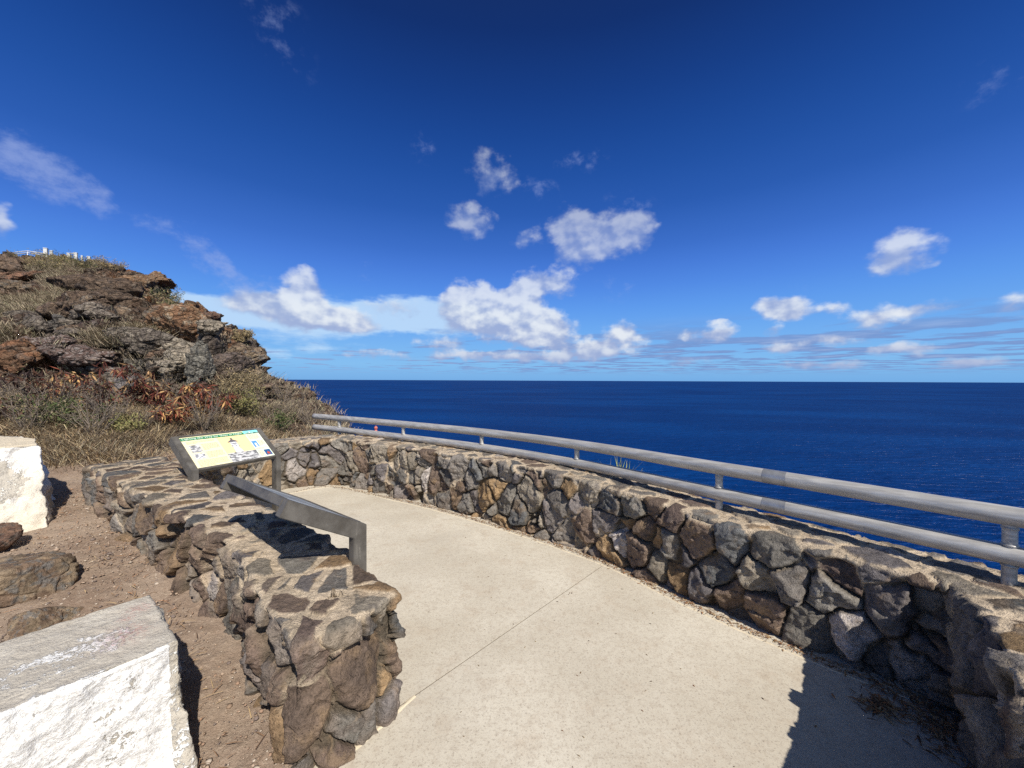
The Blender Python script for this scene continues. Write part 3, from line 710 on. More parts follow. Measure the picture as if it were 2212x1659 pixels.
def build_hill():
    xs = np.concatenate([np.linspace(-1500, -60, 220, endpoint=False), np.linspace(-60, 780, 1000, endpoint=False), np.linspace(780, 2300, 260, endpoint=False), np.linspace(2300, 3600, 60)])
    pr = hill_profile(xs)                                   # (n, 11, 2)
    segs = [14, 60, 70, 130, 120, 120, 30, 30, 20, 20]
    rows = []
    for k, s in enumerate(segs):
        for t in np.linspace(0, 1, s, endpoint=(k == len(segs) - 1)):
            rows.append(pr[:, k] * (1 - t) + pr[:, k + 1] * t)
    R = np.array(rows)                                      # rows x cols x (Y,z)
    # round the profile a little
    for _ in range(6):
        R[1:-1] = R[:-2] * .25 + R[1:-1] * .5 + R[2:] * .25
    Yd = R[..., 0]; Z = R[..., 1]; X = (xs[None, :] - 1106) / FX * Yd
    Gd = np.stack([X, Yd, Z], -1); base = Gd.copy()
    # crest and ledge roughness
    nrm = grid_normals(Gd, False)
    if nrm[200, 500, 2] < 0: nrm = -nrm
    p = Gd.reshape(-1, 3); n = nrm.reshape(-1, 3)
    px = 1106 + FX * p[:, 0] / p[:, 1]; py = horizon(px) + FX * (EYE - p[:, 2]) / p[:, 1]
    gr = region(px, py, GRASSY); wgr = fbm(p * 0.9, 4, 77)
    grass = np.maximum(sstep(0.46, 0.66, gr * .85 + wgr * 0.75 - 1.1 * region(px, py, [(b_[0], b_[1], b_[2] * 1.1, b_[3] * 1.15, 1.0) for b_ in LEDGES])) , sstep(8.2, 7.0, p[:, 1]) * on_left(px))
    rock = 1 - 0.6 * grass
    fade = sstep(0.0, 1.2, p[:, 1] - np.repeat(R[74:75, :, 0], len(R), 0).reshape(-1))
    on_hill = sstep(840, 740, px)
    far = np.clip(p[:, 1] / 14, 0.6, 3.0)
    # dipping strata: rotate so layers fall to the right
    q = p + 0.5 * np.stack([fbm(p * 0.5 + 9 * k, 3, 90 + k) for k in range(3)], 1)
    s = q[:, 2] + 0.22 * q[:, 0]
    qs = np.stack([q[:, 0] / 1.25, q[:, 1] / 1.15, s / 0.62], 1) / far[:, None] ** 0.8
    b1, r1, v1 = voro(qs, 5, 0.35)
    qs2 = np.stack([q[:, 0] / 0.42, q[:, 1] / 0.42, s / 0.24], 1) / far[:, None] ** 0.8
    b2, r2, v2 = voro(qs2, 15, 0.25)
    d = (0.80 * (r1[0] - 0.42) * np.clip(b1 * 7, 0, 1) - 0.16 * (1 - np.clip(b1 * 9, 0, 1)))
    d += 0.24 * (r2[0] - 0.4) * np.clip(b2 * 6, 0, 1) - 0.06 * (1 - np.clip(b2 * 7, 0, 1))
    lay = np.sin((s * 2 * math.pi) / (0.34 * far ** .8) + 3 * fbm(q * 0.8, 2, 61)); d += 0.05 * lay
    d += 0.30 * fbm(q * 0.7, 4, 33) + 0.10 * fbm(q * 3.2, 4, 35)
    strength = np.clip(p[:, 1] / 10.5, 0.35, 1.9)
    d = d * rock * fade * strength * (0.35 + 0.65 * on_hill) * (1 - 0.72 * sstep(590, 650, px))
    d += grass * fade * 0.10 * fbm(p * 2.2, 4, 55)
    # push outwards: mostly towards the open side, so ledges overhang
    dirv = n * 0.75 + np.array([0.35, -0.45, 0.0]); dirv /= np.linalg.norm(dirv, axis=1, keepdims=True)
    V = p + dirv * d[:, None]
    
    # colours
    br = np.array((0.135, 0.088, 0.060)); gy = np.array((0.135, 0.125, 0.112)); mr = np.array((0.125, 0.078, 0.070))
    orr = np.array((0.27, 0.125, 0.055)); pl = np.array((0.40, 0.335, 0.25)); soil = np.array((0.15, 0.112, 0.08))
    c = br * (0.7 + 0.8 * r2[1])[:, None]
    mixes = ((GREYR, gy, 0.9), (MAROON, mr, 0.9), (ORANGE, orr, 0.9), (PALE, pl, 0.85))
    for k, (lst, cc, a) in enumerate(mixes):
        m = np.clip(region(px, py, lst) * a + 0.35 * fbm(p * 1.3 + 20 * k, 4, 200 + k), 0, 1)
        m = sstep(0.22, 0.55, m) * (0.65 + 0.35 * r2[2]); m = m[:, None]
        c = c * (1 - m) + cc * (0.75 + 0.5 * r2[3])[:, None] * m
    g2 = sstep(0.55, 0.9, r1[2])[:, None] * 0.5; c = c * (1 - g2) + gy * g2
    lich = sstep(0.18, 0.42, fbm(p * 5.0, 4, 300))[:, None] * 0.35; c = c * (1 - lich) + np.array((0.34, 0.31, 0.26)) * lich
    ms = grass[:, None] * 0.8; c = c * (1 - ms) + soil * (0.85 + 0.3 * r2[1])[:, None] * ms
    c = c * 0.92
    o = mesh_np('hillside', V, grid_faces(len(R), len(xs), False), M_HILL, colors=np.clip(c, 0.01, 1)); tag(o, kind='structure')
    HILL.update(V=V, px=px, py=py, grass=grass, n=n, rows=len(R), cols=len(xs), xs=xs)
build_hill()
def hill_pick(mask, count, rng=RNG):
    idx = np.flatnonzero(mask); return rng.choice(idx, count, replace=len(idx) < count)
def ground_at(px, py):
    """displaced terrain vertex nearest in direction (front-most)"""
    d = (HILL['px'] - px) ** 2 + (HILL['py'] - py) ** 2
    vis = HILL['V'][:, 1] < 60
    d = np.where(vis, d, 1e9); return HILL['V'][np.argmin(d)]

# ------------------------------------------------------------------ blades, twigs, leaves
def blades(P0, H, W, lean_dir, lean, col, rng):
    """curved grass blades: 5 vertices, 3 triangles each"""
    n = len(P0); th = rng.uniform(0, 2 * math.pi, n)
    side = np.stack([np.cos(th), np.sin(th), np.zeros(n)], 1) * (W / 2)[:, None]
    up = np.array([0, 0, 1.0]); l1 = lean_dir * (lean * 0.35)[:, None]; l2 = lean_dir * lean[:, None]
    mid = P0 + up * (H * 0.58)[:, None] + l1 * H[:, None]
    tip = P0 + up * (H * (1 - 0.35 * np.clip(lean, 0, 1.4)))[:, None] + l2 * H[:, None]
    V = np.stack([P0 - side, P0 + side, mid - side * .8, mid + side * .8, tip], 1).reshape(-1, 3)
    b = (np.arange(n) * 5)[:, None]
    F = np.stack([b + np.array([0, 1, 2]), b + np.array([1, 3, 2]), b + np.array([2, 3, 4])], 1).reshape(-1, 3)
    C = np.repeat(col, 5, axis=0)
    return V, F, C
STRAW = np.array([(0.16, 0.115, 0.08), (0.20, 0.13, 0.075), (0.13, 0.10, 0.075), (0.42, 0.31, 0.17), (0.34, 0.25, 0.15), (0.50, 0.40, 0.24), (0.27, 0.19, 0.12), (0.38, 0.33, 0.22), (0.24, 0.20, 0.15)])
def tufts(bases, per, h, w, rng, pal=STRAW, spread=0.10, lean=(0.2, 1.2), wind=(-0.25, 0.1)):
    n = len(bases); B = np.repeat(bases, per, 0); m = len(B)
    sc = np.repeat(rng.uniform(0.55, 1.35, n), per)
    off = rng.normal(0, spread, (m, 2)) * sc[:, None]; P0 = B.copy(); P0[:, :2] += off; P0[:, 2] -= 0.03
    a = np.arctan2(off[:, 1], off[:, 0]) + rng.normal(0, 0.7, m)
    ld = np.stack([np.cos(a) + wind[0], np.sin(a) + wind[1], np.zeros(m)], 1); ld /= np.linalg.norm(ld, axis=1, keepdims=True)
    H = h * sc * rng.uniform(0.5, 1.2, m); W = w * rng.uniform(0.6, 1.4, m)
    ln = rng.uniform(lean[0], lean[1], m)
    tone = np.repeat(rng.uniform(0.75, 1.2, n), per)
    col = pal[rng.integers(0, len(pal), m)] * (tone * rng.uniform(0.8, 1.2, m))[:, None]
    return blades(P0, H, W, ld, ln, col, rng)
def emit(name, parts, mat, parent=None):
    V, F, C, o = [], [], [], 0
    for v, f, c in parts:
        V.append(v); F.append(f + o); C.append(c); o += len(v)
    return mesh_np(name, np.concatenate(V), np.concatenate(F), mat, parent, colors=np.concatenate(C), smooth=False)

def build_grass():
    rng = np.random.default_rng(21)
    px, py, V, g = HILL['px'], HILL['py'], HILL['V'], HILL['grass']
    clump = fbm(V * 1.6, 3, 909)
    near = (V[:, 1] < 8.6) & (V[:, 1] > 4.95) & ((clump > -.12) | (V[:, 1] < 5.6)) & (px > -260) & (px < 745) & (V[:, 2] > 0.25) & (g > 0.2) & ((px < 570) | (rng.random(len(px)) < .25))
    i = hill_pick(near, 2100, rng); parts = [tufts(V[i], 26, 0.21, 0.0065, rng, spread=0.10, lean=(0.3, 2.2))]
    o = emit('dry_grass', parts, M_BLADE); tag(o, 'tangled straw coloured dry grass on the bank behind the low wall', 'grass', kind='stuff')
    far = (V[:, 1] >= 8.6) & (V[:, 1] < 37) & (px > -220) & (px < 740) & (g > 0.55)
    i = hill_pick(far, 3800, rng)
    pal = np.array([(0.36, 0.29, 0.20), (0.30, 0.24, 0.17), (0.42, 0.34, 0.23), (0.26, 0.21, 0.15), (0.30, 0.28, 0.17)])
    parts = [tufts(V[i], 24, 0.27, 0.009, rng, pal, spread=0.17, lean=(0.5, 2.0))]
    o = emit('hillside_grass', parts, M_BLADE); tag(o, 'pale dry grass in patches between the rocks up the hillside', 'grass', kind='stuff')
    # scruffy grass rooted in cracks of the rocky parts
    cr = (V[:, 1] >= 8) & (V[:, 1] < 30) & (px > -200) & (px < 745) & (g <= 0.45)
    i = hill_pick(cr, 900, rng)
    parts = [tufts(V[i], 12, 0.20, 0.010, rng, pal * 0.9, spread=0.12, lean=(0.3, 1.4))]
    o = emit('crevice_grass', parts, M_BLADE); tag(o, 'thin dry tufts growing out of the rock crevices', 'grass', kind='stuff')
build_grass()

def tube_np(path, radii, sides=6):
    path = np.asarray(path, float); radii = np.asarray(radii, float); T = np.gradient(path, axis=0); T /= np.linalg.norm(T, axis=1, keepdims=True) + 1e-9
    ref = np.array([0, 0, 1.0]); 
    A = np.cross(T, ref); bad = np.linalg.norm(A, axis=1) < 0.15
    A[bad] = np.cross(T[bad], np.array([1.0, 0, 0])); A /= np.linalg.norm(A, axis=1, keepdims=True)
    B = np.cross(T, A); th = np.linspace(0, 2 * math.pi, sides, endpoint=False)
    Gd = path[:, None] + radii[:, None, None] * (A[:, None] * np.cos(th)[None, :, None] + B[:, None] * np.sin(th)[None, :, None])
    V = Gd.reshape(-1, 3); Q = grid_faces(len(path), sides, True)
    F = np.concatenate([Q[:, [0, 1, 2]], Q[:, [0, 2, 3]]])
    return V, F
def leafs(P0, D, L, W, col, droop=0.0):
    """pointed flat pods or leaves along D"""
    n = len(P0); D = D / np.linalg.norm(D, axis=1, keepdims=True)
    sd = np.cross(D, RNG.normal(0, 1, (n, 3))); sd /= np.linalg.norm(sd, axis=1, keepdims=True)
    m = P0 + D * (L * 0.5)[:, None]; m[:, 2] -= droop * L; t = P0 + D * L[:, None]; t[:, 2] -= 2.5 * droop * L
    V = np.stack([P0, m - sd * (W / 2)[:, None], m + sd * (W / 2)[:, None], t], 1).reshape(-1, 3)
    b = (np.arange(n) * 4)[:, None]; F = np.stack([b + np.array([0, 1, 2]), b + np.array([1, 3, 2])], 1).reshape(-1, 3)
    return V, F, np.repeat(col, 4, 0)
def shrub(base, h, spread, rng, pods=0, leaves=0, podpal=None, leafpal=None, stems=7, twig_col=(0.20, 0.16, 0.12), podlen=0.15, leaflen=0.05, name='pod_shrub', label='', cat='shrub', group=None, leafw=0.3, clump=5):
    root = empty(name, tuple(base)); tag(root, label, cat, group)
    tw, tips = [], []; h = h * 1.12
    for s in range(stems):
        a = rng.uniform(0, 2 * math.pi); r = spread * rng.uniform(0.3, 1.0)
        end = np.array([math.cos(a) * r, math.sin(a) * r, h * rng.uniform(0.6, 1.05)])
        mid = end * 0.5 + rng.normal(0, 0.06 * h, 3)
        t = np.linspace(0, 1, 7)[:, None]; path = 2 * (1 - t) * t * mid + t * t * end
        path += rng.normal(0, 0.012, path.shape); path[0] = 0
        v, f = tube_np(path, np.linspace(0.007, 0.0025, 7), 4); tw.append((v, f, np.tile(np.array(twig_col) * rng.uniform(.7, 1.2), (len(v), 1))))
        for k in range(4):
            i = rng.integers(2, 7); b2 = path[i] ; dd = rng.normal(0, 1, 3); dd[2] = abs(dd[2]) * 0.8; dd /= np.linalg.norm(dd)
            e2 = b2 + dd * rng.uniform(0.12, 0.30) * h
            pp = np.linspace(b2, e2, 4) + rng.normal(0, .006, (4, 3)); v, f = tube_np(pp, np.linspace(0.0035, 0.0015, 4), 3)
            tw.append((v, f, np.tile(np.array(twig_col) * rng.uniform(.7, 1.3), (len(v), 1)))); tips += [e2, b2]
        tips.append(path[-1])
    emit('stems', tw, M_BLADE, root)
    tips = np.array(tips)
    if pods:
        c = tips[rng.integers(0, len(tips), pods)]; P0 = np.repeat(c, clump, 0) + rng.normal(0, 0.018, (pods * clump, 3))
        D = rng.normal(0, 0.6, (len(P0), 3)); D[:, 2] -= 0.75
        tone = np.repeat(rng.integers(0, len(podpal), pods), clump)
        col = podpal[tone] * rng.uniform(0.7, 1.3, (len(P0), 1))
        v, f, cc = leafs(P0, D, podlen * rng.uniform(.7, 1.3, len(P0)), 0.028 * rng.uniform(.7, 1.2, len(P0)), col, 0.05)
        emit('seed_pods', [(v, f, cc)], M_BLADE, root)
    if leaves:
        c = tips[rng.integers(0, len(tips), leaves)] + rng.normal(0, 0.05 * spread + 0.02, (leaves, 3))
        D = rng.normal(0, 1, (leaves, 3)); D[:, 2] += 0.4
        col = leafpal[rng.integers(0, len(leafpal), leaves)] * rng.uniform(0.7, 1.3, (leaves, 1))
        L = leaflen * rng.uniform(.6, 1.3, leaves)
        v, f, cc = leafs(c, D, L, L * leafw, col, 0.0)
        emit('foliage', [(v, f, cc)], M_BLADE, root)
    return root
POD_RED = np.array([(0.12, 0.033, 0.025), (0.09, 0.03, 0.022), (0.15, 0.05, 0.035), (0.07, 0.03, 0.022), (.3, .18, .09)])
POD_MIX = np.array([(0.12, 0.04, 0.025), (0.07, 0.035, 0.03), (0.45, 0.27, 0.11), (0.20, 0.06, 0.035), (0.36, 0.22, 0.10)])
POD_DARK = np.array([(0.05, 0.03, 0.025), (0.09, 0.045, 0.03), (0.035, 0.022, 0.02)])
LEAF_G = np.array([(0.065, 0.085, 0.03), (0.045, 0.065, 0.025), (0.11, 0.12, 0.05), (.16, .13, .08)])
LEAF_Y = np.array([(0.20, 0.185, 0.07), (0.14, 0.14, 0.055), (0.26, 0.215, 0.10)])
LEAF_D = np.array([(0.36, 0.27, 0.14), (0.28, 0.22, 0.12), (0.20, 0.16, 0.10)])
TWIGS = ['bare twiggy bush leaning in from the left edge behind the rear block', 'bare twiggy bush low on the bank directly above the rear block', 'bare twiggy bush between the left edge pod shrub and the tan pod shrub', 'bare twiggy bush below the nearly black pod bunch',
         'bare twiggy bush at the dirt edge below the bright red shrub', 'bare twiggy bush right behind the smaller red pod shrub', 'bare twiggy bush just behind the middle of the upright sign', 'bare twiggy bush on the right flank of the golden bush',
         'bare twiggy bush above the right corner of the upright sign', 'bare twiggy bush just left of the railing end', 'bare twiggy bush on the slope between golden bush and sea', 'bare twiggy bush on the left flank of the golden bush', 'bare twiggy bush at the dirt edge right of the dark green bush',
         'bare twiggy bush high on the bank below the rust boulder', 'bare twiggy bush behind the left end of the rails', 'bare twiggy bush at the far left under the rust boulder']
def build_shrubs():
    rng = np.random.default_rng(5)
    spec = [  # x, foot y, depth, height, spread, kind, label
        (70, 905, 6.4, .80, .40, 'dark', 'dark seed pod shrub nearest the left edge, above the rear whitewashed block'),
        (150, 880, 6.9, .62, .45, 'mix', 'tan and brown seed pod shrub standing left of the bright red one'),
        (205, 905, 6.2, .55, .32, 'dark', 'sparse shrub with a single drooping bunch of nearly black pods'),
        (265, 885, 6.9, .72, .48, 'red', 'bright rust red seed pod shrub under the grey boulders'),
        (335, 890, 7.2, .66, .34, 'red', 'smaller red pod shrub just right of the brightest one'),
        (400, 900, 7.2, .60, .36, 'redmix', 'red and tan pod shrub behind the upper left corner of the upright sign'),
        (455, 905, 7.4, .62, .40, 'mix', 'brown pod shrub above the middle of the upright sign'),
        (490, 900, 7.8, .66, .34, 'dark', 'dark pod shrub in front of the golden bush'),
        (20, 915, 5.9, .34, .26, 'dark', 'low maroon pod shrub at the left edge just above the rear block'),
        (365, 925, 6.6, .36, .30, 'mix', 'low tan pod shrub close behind the left corner of the upright sign')]
    for (x, y, d, h, s, k, lab) in spec:
        b = PD(x, y, d); gx = ground_at(x, y)
        pal = {'dark': POD_DARK, 'mix': POD_MIX, 'red': POD_RED, 'redmix': np.concatenate([POD_RED, POD_MIX])}[k]
        b = gx + np.array([0, 0, -0.04])
        shrub(b, h, s, rng, pods=95 if k != 'dark' else 60, podpal=pal, leaves=160, leafpal=np.concatenate([LEAF_G, LEAF_D]), leaflen=.035, name='pod_shrub', label=lab, group='seed pod shrubs on the bank')
    for k, (x, y) in enumerate([(-10, 870), (60, 940), (130, 905), (230, 925), (310, 930), (350, 880), (440, 930), (560, 870), (590, 915), (640, 905), (610, 880), (480, 860), (200, 945), (100, 870), (670, 920), (30, 885)]):
        b = ground_at(x, y) + np.array([0, 0, -0.03])
        lab = TWIGS[k]
        shrub(b, rng.uniform(.35, .6), rng.uniform(.3, .5), rng, leaves=260, leafpal=LEAF_D * .8, leaflen=.03, stems=26, twig_col=(.19, .155, .125), name='twig_bush', label=lab, cat='bush', leafw=.3, group='bare twiggy bushes on the bank')
    greens = [(105, 925, .42, .40, LEAF_G, 'low dark green bush left of centre on the bank, above the dirt'), (175, 935, .42, .36, LEAF_G, 'second low dark green bush on the bank, right of its darker neighbour'),
              (545, 905, .55, .42, LEAF_Y, 'yellow green bush above the right corner of the upright sign'), (430, 915, .46, .34, LEAF_G, 'green bush half hidden behind the upright sign'),
              (600, 935, .34, .34, LEAF_G, 'small green bush between the sign and the railing end'), (280, 945, .30, .26, LEAF_Y, 'small yellow green weed at the edge of the dirt'),
              (505, 900, .5, .4, LEAF_Y, 'olive bush right behind the top edge of the upright sign')]
    for (x, y, h, s, pal, lab) in greens:
        b = ground_at(x, y) + np.array([0, 0, -0.03])
        shrub(b, h, s, rng, leaves=1100, leafpal=pal, leaflen=.05, stems=12, name='green_bush', label=lab, cat='bush', leafw=.35, group='green bushes on the bank')
    golds = [(520, 868, .85, .62, LEAF_D, 'golden dry bush under the dark rock overhang'), (400, 868, .5, .4, np.concatenate([LEAF_D, LEAF_G * 1.4]), 'grey brown bush left of the golden one, under the boulders')]
    for (x, y, h, s, pal, lab) in golds:
        b = ground_at(x, y) + np.array([0, 0, -0.03])
        shrub(b, h, s, rng, leaves=2600, leafpal=pal, leaflen=.07, stems=22, twig_col=(.34, .26, .16), name='dry_bush', label=lab, cat='bush', leafw=.16)
    crest = [(128, 572, .7, 1.3, np.concatenate([LEAF_Y, LEAF_D]), 'yellowish bush on the hilltop below the first white pillar'), (182, 580, .7, 1.1, np.concatenate([LEAF_D, LEAF_G * 1.3]), 'grey brush on the hilltop below the white rail'),
             (240, 592, .7, .9, LEAF_D, 'dry brush on the crest right of the last white pillar'), (362, 668, .9, .7, np.concatenate([LEAF_D, LEAF_G]), 'dark twiggy bush on the skyline under the upper overhang'),
             (385, 680, .7, .6, np.concatenate([LEAF_D, LEAF_G]), 'lower twiggy bush on the skyline beside the big rust boulder'), (445, 702, .45, .4, LEAF_D, 'small twiggy bush on the skyline above the flat ledge'), (520, 742, .4, .5, LEAF_D, 'low brush on the skyline left of the sheer rock corner'),
             (95, 590, 1.0, 1.3, np.concatenate([LEAF_Y * .8, LEAF_D]), 'olive bush on the upper slope beneath the pipe railing')]
    for (x, y, h, s, pal, lab) in crest:
        b = ground_at(x, y) + np.array([0, 0, -0.1])
        shrub(b, h, s, rng, leaves=1500, leafpal=pal * .9, leaflen=.13, stems=26, twig_col=(.25, .21, .17), name='hill_brush', label=lab, cat='brush', leafw=.2, group='dry brush on the crest of the hill')
build_shrubs()

# ------------------------------------------------------------------ boulders
def boulder(center, size, seed, name, label, palette, rz=0.0, cat='rock', planes=11, sub=6, bury=0.25, group=None, tiltx=0.0, rough=0.05, flaky=1.0, mat=None):
    rng = np.random.default_rng(seed)
    bm = bmesh.new(); bmesh.ops.create_icosphere(bm, subdivisions=sub, radius=1.0)
    V = np.array([v.co[:] for v in bm.verts]); F = np.array([[v.index for v in f.verts] for f in bm.faces]); bm.free()
    N = rng.normal(0, 1, (planes, 3)); N /= np.linalg.norm(N, axis=1, keepdims=True); D = rng.uniform(0.62, 0.95, planes)
    U = V / np.linalg.norm(V, axis=1, keepdims=True)
    r = np.full(len(U), 1.15)
    for n_, d_ in zip(N, D):
        c = U @ n_; rr = np.where(c > 0.05, d_ / np.maximum(c, 0.05), 9); r = -np.logaddexp(-r * 22, -rr * 22) / 22
    sz = np.array(size); Q = U * r[:, None]
    w = Q * sz; r2 = 1 + rough * fbm(w * 3.0 / sz.mean() + seed, 5, seed) * 2 + rough * .4 * fbm(w * 14 / sz.mean(), 3, seed + 3)
    bd, rnd, _ = voro(w * 2.2 / sz.mean() + seed, seed, .2); r2 -= 0.07 * (1 - np.clip(bd * 12, 0, 1)); r2 += flaky * 0.16 * (rnd[1] - .5) * np.clip(bd * 9, 0, 1)
    b3, q3, _ = voro(w * np.array([5.0, 5.0, 8.5]) / sz.mean() + seed, seed + 2, .2); r2 += flaky * (0.07 * (q3[1] - .5) * np.clip(b3 * 9, 0, 1) - .03 * (1 - np.clip(b3 * 9, 0, 1)))
    Q = Q * r2[:, None] * sz
    Rm = np.array(Matrix.Rotation(rz, 3, 'Z') @ Matrix.Rotation(tiltx, 3, 'X')); Q = Q @ Rm.T
    pal = np.array(palette); m = sstep(-.25, .25, fbm(Q * 3.5 / sz.mean() + 9, 4, seed + 7))[:, None]
    c = pal[0] * (1 - m) + pal[1] * m
    m2 = sstep(.1, .3, fbm(Q * 6 / sz.mean() + 30, 4, seed + 8))[:, None] * .7; c = c * (1 - m2) + pal[min(2, len(pal) - 1)] * m2
    c = c * (0.85 + .3 * rnd[0])[:, None]
    if name is None: return Q + np.array(center), F, np.clip(c, .01, 1)
    o = mesh_np(name, Q, F, mat or M_BOULDER, colors=np.clip(c, .01, 1)); o.location = center
    tag(o, label, cat, group); return o
BRN = [(0.16, 0.11, 0.075), (0.22, 0.165, 0.11), (0.13, 0.13, 0.125)]
GRY = [(0.155, 0.128, 0.104), (0.115, 0.094, 0.078), (0.25, 0.215, 0.17)]
ORG = [(0.19, 0.105, 0.06), (0.245, 0.15, 0.085), (0.33, 0.28, 0.21)]
PLE = [(0.36, 0.30, 0.225), (0.28, 0.24, 0.185), (0.20, 0.17, 0.14)]
def build_boulders():
    def on(x, y, z): p = P(x, y, z); return (p[0], p[1], z)
    boulder(on(28, 1268, 0.26), (0.25, 0.27, 0.20), 4, 'boulder', 'broad brown and grey boulder sunk in the dirt between the two whitewashed blocks', BRN, rz=0.5, group='rocks lying in the dirt', flaky=0.15, mat=M_STONE)
    boulder(on(-8, 1172, 0.34), (0.13, 0.13, 0.13), 9, 'boulder', 'dark brown rock at the left edge against the foot of the rear block', [(0.10, .06, .045), (.15, .09, .06), (.08, .07, .06)], rz=.2, group='rocks lying in the dirt', flaky=0.15, mat=M_STONE)
    boulder(on(85, 1350, 0.17), (0.15, 0.12, 0.12), 14, 'boulder', 'small angular brown rock behind the near whitewashed block', BRN, rz=1.1, group='rocks lying in the dirt', flaky=0.15, mat=M_STONE)
    boulder(on(190, 1305, 0.115), (0.30, 0.17, 0.06), 21, 'flat_stone', 'flat brown stone flush with the dirt behind the near block', [(0.24, .17, .11), (.27, .2, .13), (.2, .15, .1)], rz=.4, group='rocks lying in the dirt', flaky=0.15, mat=M_STONE)
    boulder(on(345, 1268, 0.10), (0.17, 0.09, 0.06), 23, 'flat_stone', 'flat grey stone flush with the dirt in front of the low wall', [(0.2, .16, .13), (.17, .14, .12), (.25, .2, .15)], rz=.3, group='rocks lying in the dirt', flaky=0.15, mat=M_STONE)
    boulder(on(170, 1110, 0.24), (0.15, 0.11, 0.05), 25, 'flat_stone', 'half buried pebbly stone beside the shadow of the rear block', [(0.24, .19, .14), (.2, .16, .12), (.25, .2, .15)], rz=.3, group='rocks lying in the dirt', flaky=0.15, mat=M_STONE)
    hs = [ # x, y(centre), radii m, palette, label, tilt
        (410, 708, (1.05, .8, .78), ORG, 'large rust orange boulder with a pale foot, high on the slope near the skyline', 31),
        (265, 645, (2.0, 1.0, .42), [(0.15, .10, .07), (.19, .13, .085), (.11, .1, .09)], 'brown overhanging slab with black shade beneath it, middle of the upper slope', 33),
        (175, 655, (1.1, .7, .4), [(0.17, .12, .08), (.14, .1, .07), (.1, .08, .07)], 'wedge shaped brown slab left of the dark overhang', 35),
        (325, 612, (1.9, 1.2, .34), ORG, 'orange ledge jutting out at the top of the skyline', 37),
        (30, 780, (.85, .6, .55), [(0.20, .10, .055), (.15, .085, .05), (.12, .09, .07)], 'rust brown boulder at the left edge above the rear block', 39),
        (222, 825, (.34, .3, .36), GRY, 'pale grey block standing alone in the row above the red shrub', 41),
        (262, 828, (.36, .3, .34), [(0.14, .125, .12), (.18, .16, .15), (.1, .09, .09)], 'rounded dark grey boulder right of the pale block', 43),
        (310, 828, (.38, .3, .3), BRN, 'brown grey boulder right of the rounded dark one', 45),
        (382, 778, (.62, .5, .50), PLE, 'pale tan cracked outcrop in the centre of the ledge', 47),
        (440, 800, (.36, .34, .62), [(0.17, .16, .135), (.13, .12, .10), (.24, .22, .18)], 'grey green pillar of rock hanging over the black hollow', 49),
        (485, 795, (.60, .4, .32), [(0.13, .10, .08), (.16, .12, .1), (.1, .085, .08)], 'dark layered overhang right of the grey green pillar', 51),
        (538, 765, (.55, .5, .40), BRN, 'blocky rock making the sheer corner of the skyline', 53),
        (540, 795, (.40, .4, .26), [(0.27, .20, .12), (.2, .15, .1), (.14, .12, .1)], 'tan block under the sheer corner of the skyline', 55),
        (40, 572, (2.0, 1.2, .42), [(0.13, .08, .055), (.18, .11, .07), (.1, .08, .07)], 'dark red brown rock cap right under the hilltop railing', 57),
        (20, 590, (2.6, 1.4, .7), [(0.14, .09, .06), (.2, .11, .07), (.1, .08, .07)], 'dark banded outcrop at the left edge below the hilltop', 59),
        (640, 905, (.22, .22, .14), BRN, 'rounded brown rock on the lower skyline above the sea', 61),
        (425, 790, (.3, .3, .3), BRN, 'small brown rock wedged left of the grey green pillar', 63),
        (350, 640, (1.1, .8, .5), [(0.17, .12, .08), (.25, .16, .1), (.1, .08, .07)], 'brown rock under the orange ledge', 65),
        (300, 735, (.8, .5, .3), GRY, 'low grey rock among the grass in the middle of the slope', 67),
        (140, 735, (1.3, .6, .35), [(0.13, .085, .08), (.17, .14, .13), (.3, .27, .25)], 'maroon and white streaked slab on the left of the slope', 69)]
    for (x, y, sz, pal, lab, sd) in hs:
        g = ground_at(x, y + 0.6 * sz[2] * FX / hill_hit(x, y)); 
        boulder((g[0], g[1], g[2] + sz[2] * 0.45), sz, sd, 'outcrop_rock', lab, pal, rz=random.uniform(-.3, .5), tiltx=random.uniform(-.2, .2), group='rocks jutting from the hillside', rough=.07, planes=13)
build_boulders()
def build_ledges():
    rng = np.random.default_rng(77)
    pals = {'G': GRY, 'B': BRN, 'O': ORG, 'P': PLE, 'M': [(.135, .085, .07), (.18, .135, .115), (.30, .27, .25)], 'R': [(.16, .085, .055), (.12, .08, .06), (.22, .15, .10)]}
    dk = [(.12, .082, .058), (.165, .115, .08), (.10, .08, .068)]
    parts = []
    for (x, y, rx, ry, n, w0, w1, pk) in LEDGES:
        for k in range(n):
            a = rng.uniform(0, 6.28); r = math.sqrt(rng.random()); xx = x + rx * r * math.cos(a); yy = y + ry * r * math.sin(a) + (xx - x) * 0.12
            g = ground_at(xx, yy); w = rng.uniform(w0, w1) / FX * g[1] * .5
            sz = (w * rng.uniform(.8, 1.3), w * rng.uniform(.6, 1.0), w * rng.uniform(.28, .7))
            pal = pals[pk] if rng.random() < .7 else dk
            pal = (np.array(pal) * rng.uniform(.7, 1.15)).tolist()
            pr_, F_, c_ = boulder((g[0] + rng.normal(0, .05), g[1] - .1 * w, g[2] + sz[2] * rng.uniform(.0, .5)), sz, int(rng.integers(1, 9999)), None, '', pal, rz=rng.normal(.1, .35), tiltx=rng.normal(0, .2), sub=5 if w1 > 45 else 4, planes=9, rough=.06, flaky=1.3)
            parts.append((pr_, F_, c_))
    V, F, C, o = [], [], [], 0
    for v, f, c in parts: V.append(v); F.append(f + o); C.append(c); o += len(v)
    o = mesh_np('cliff_ledges', np.concatenate(V), np.concatenate(F), M_BOULDER, colors=np.concatenate(C)); tag(o, kind='structure')
build_ledges()

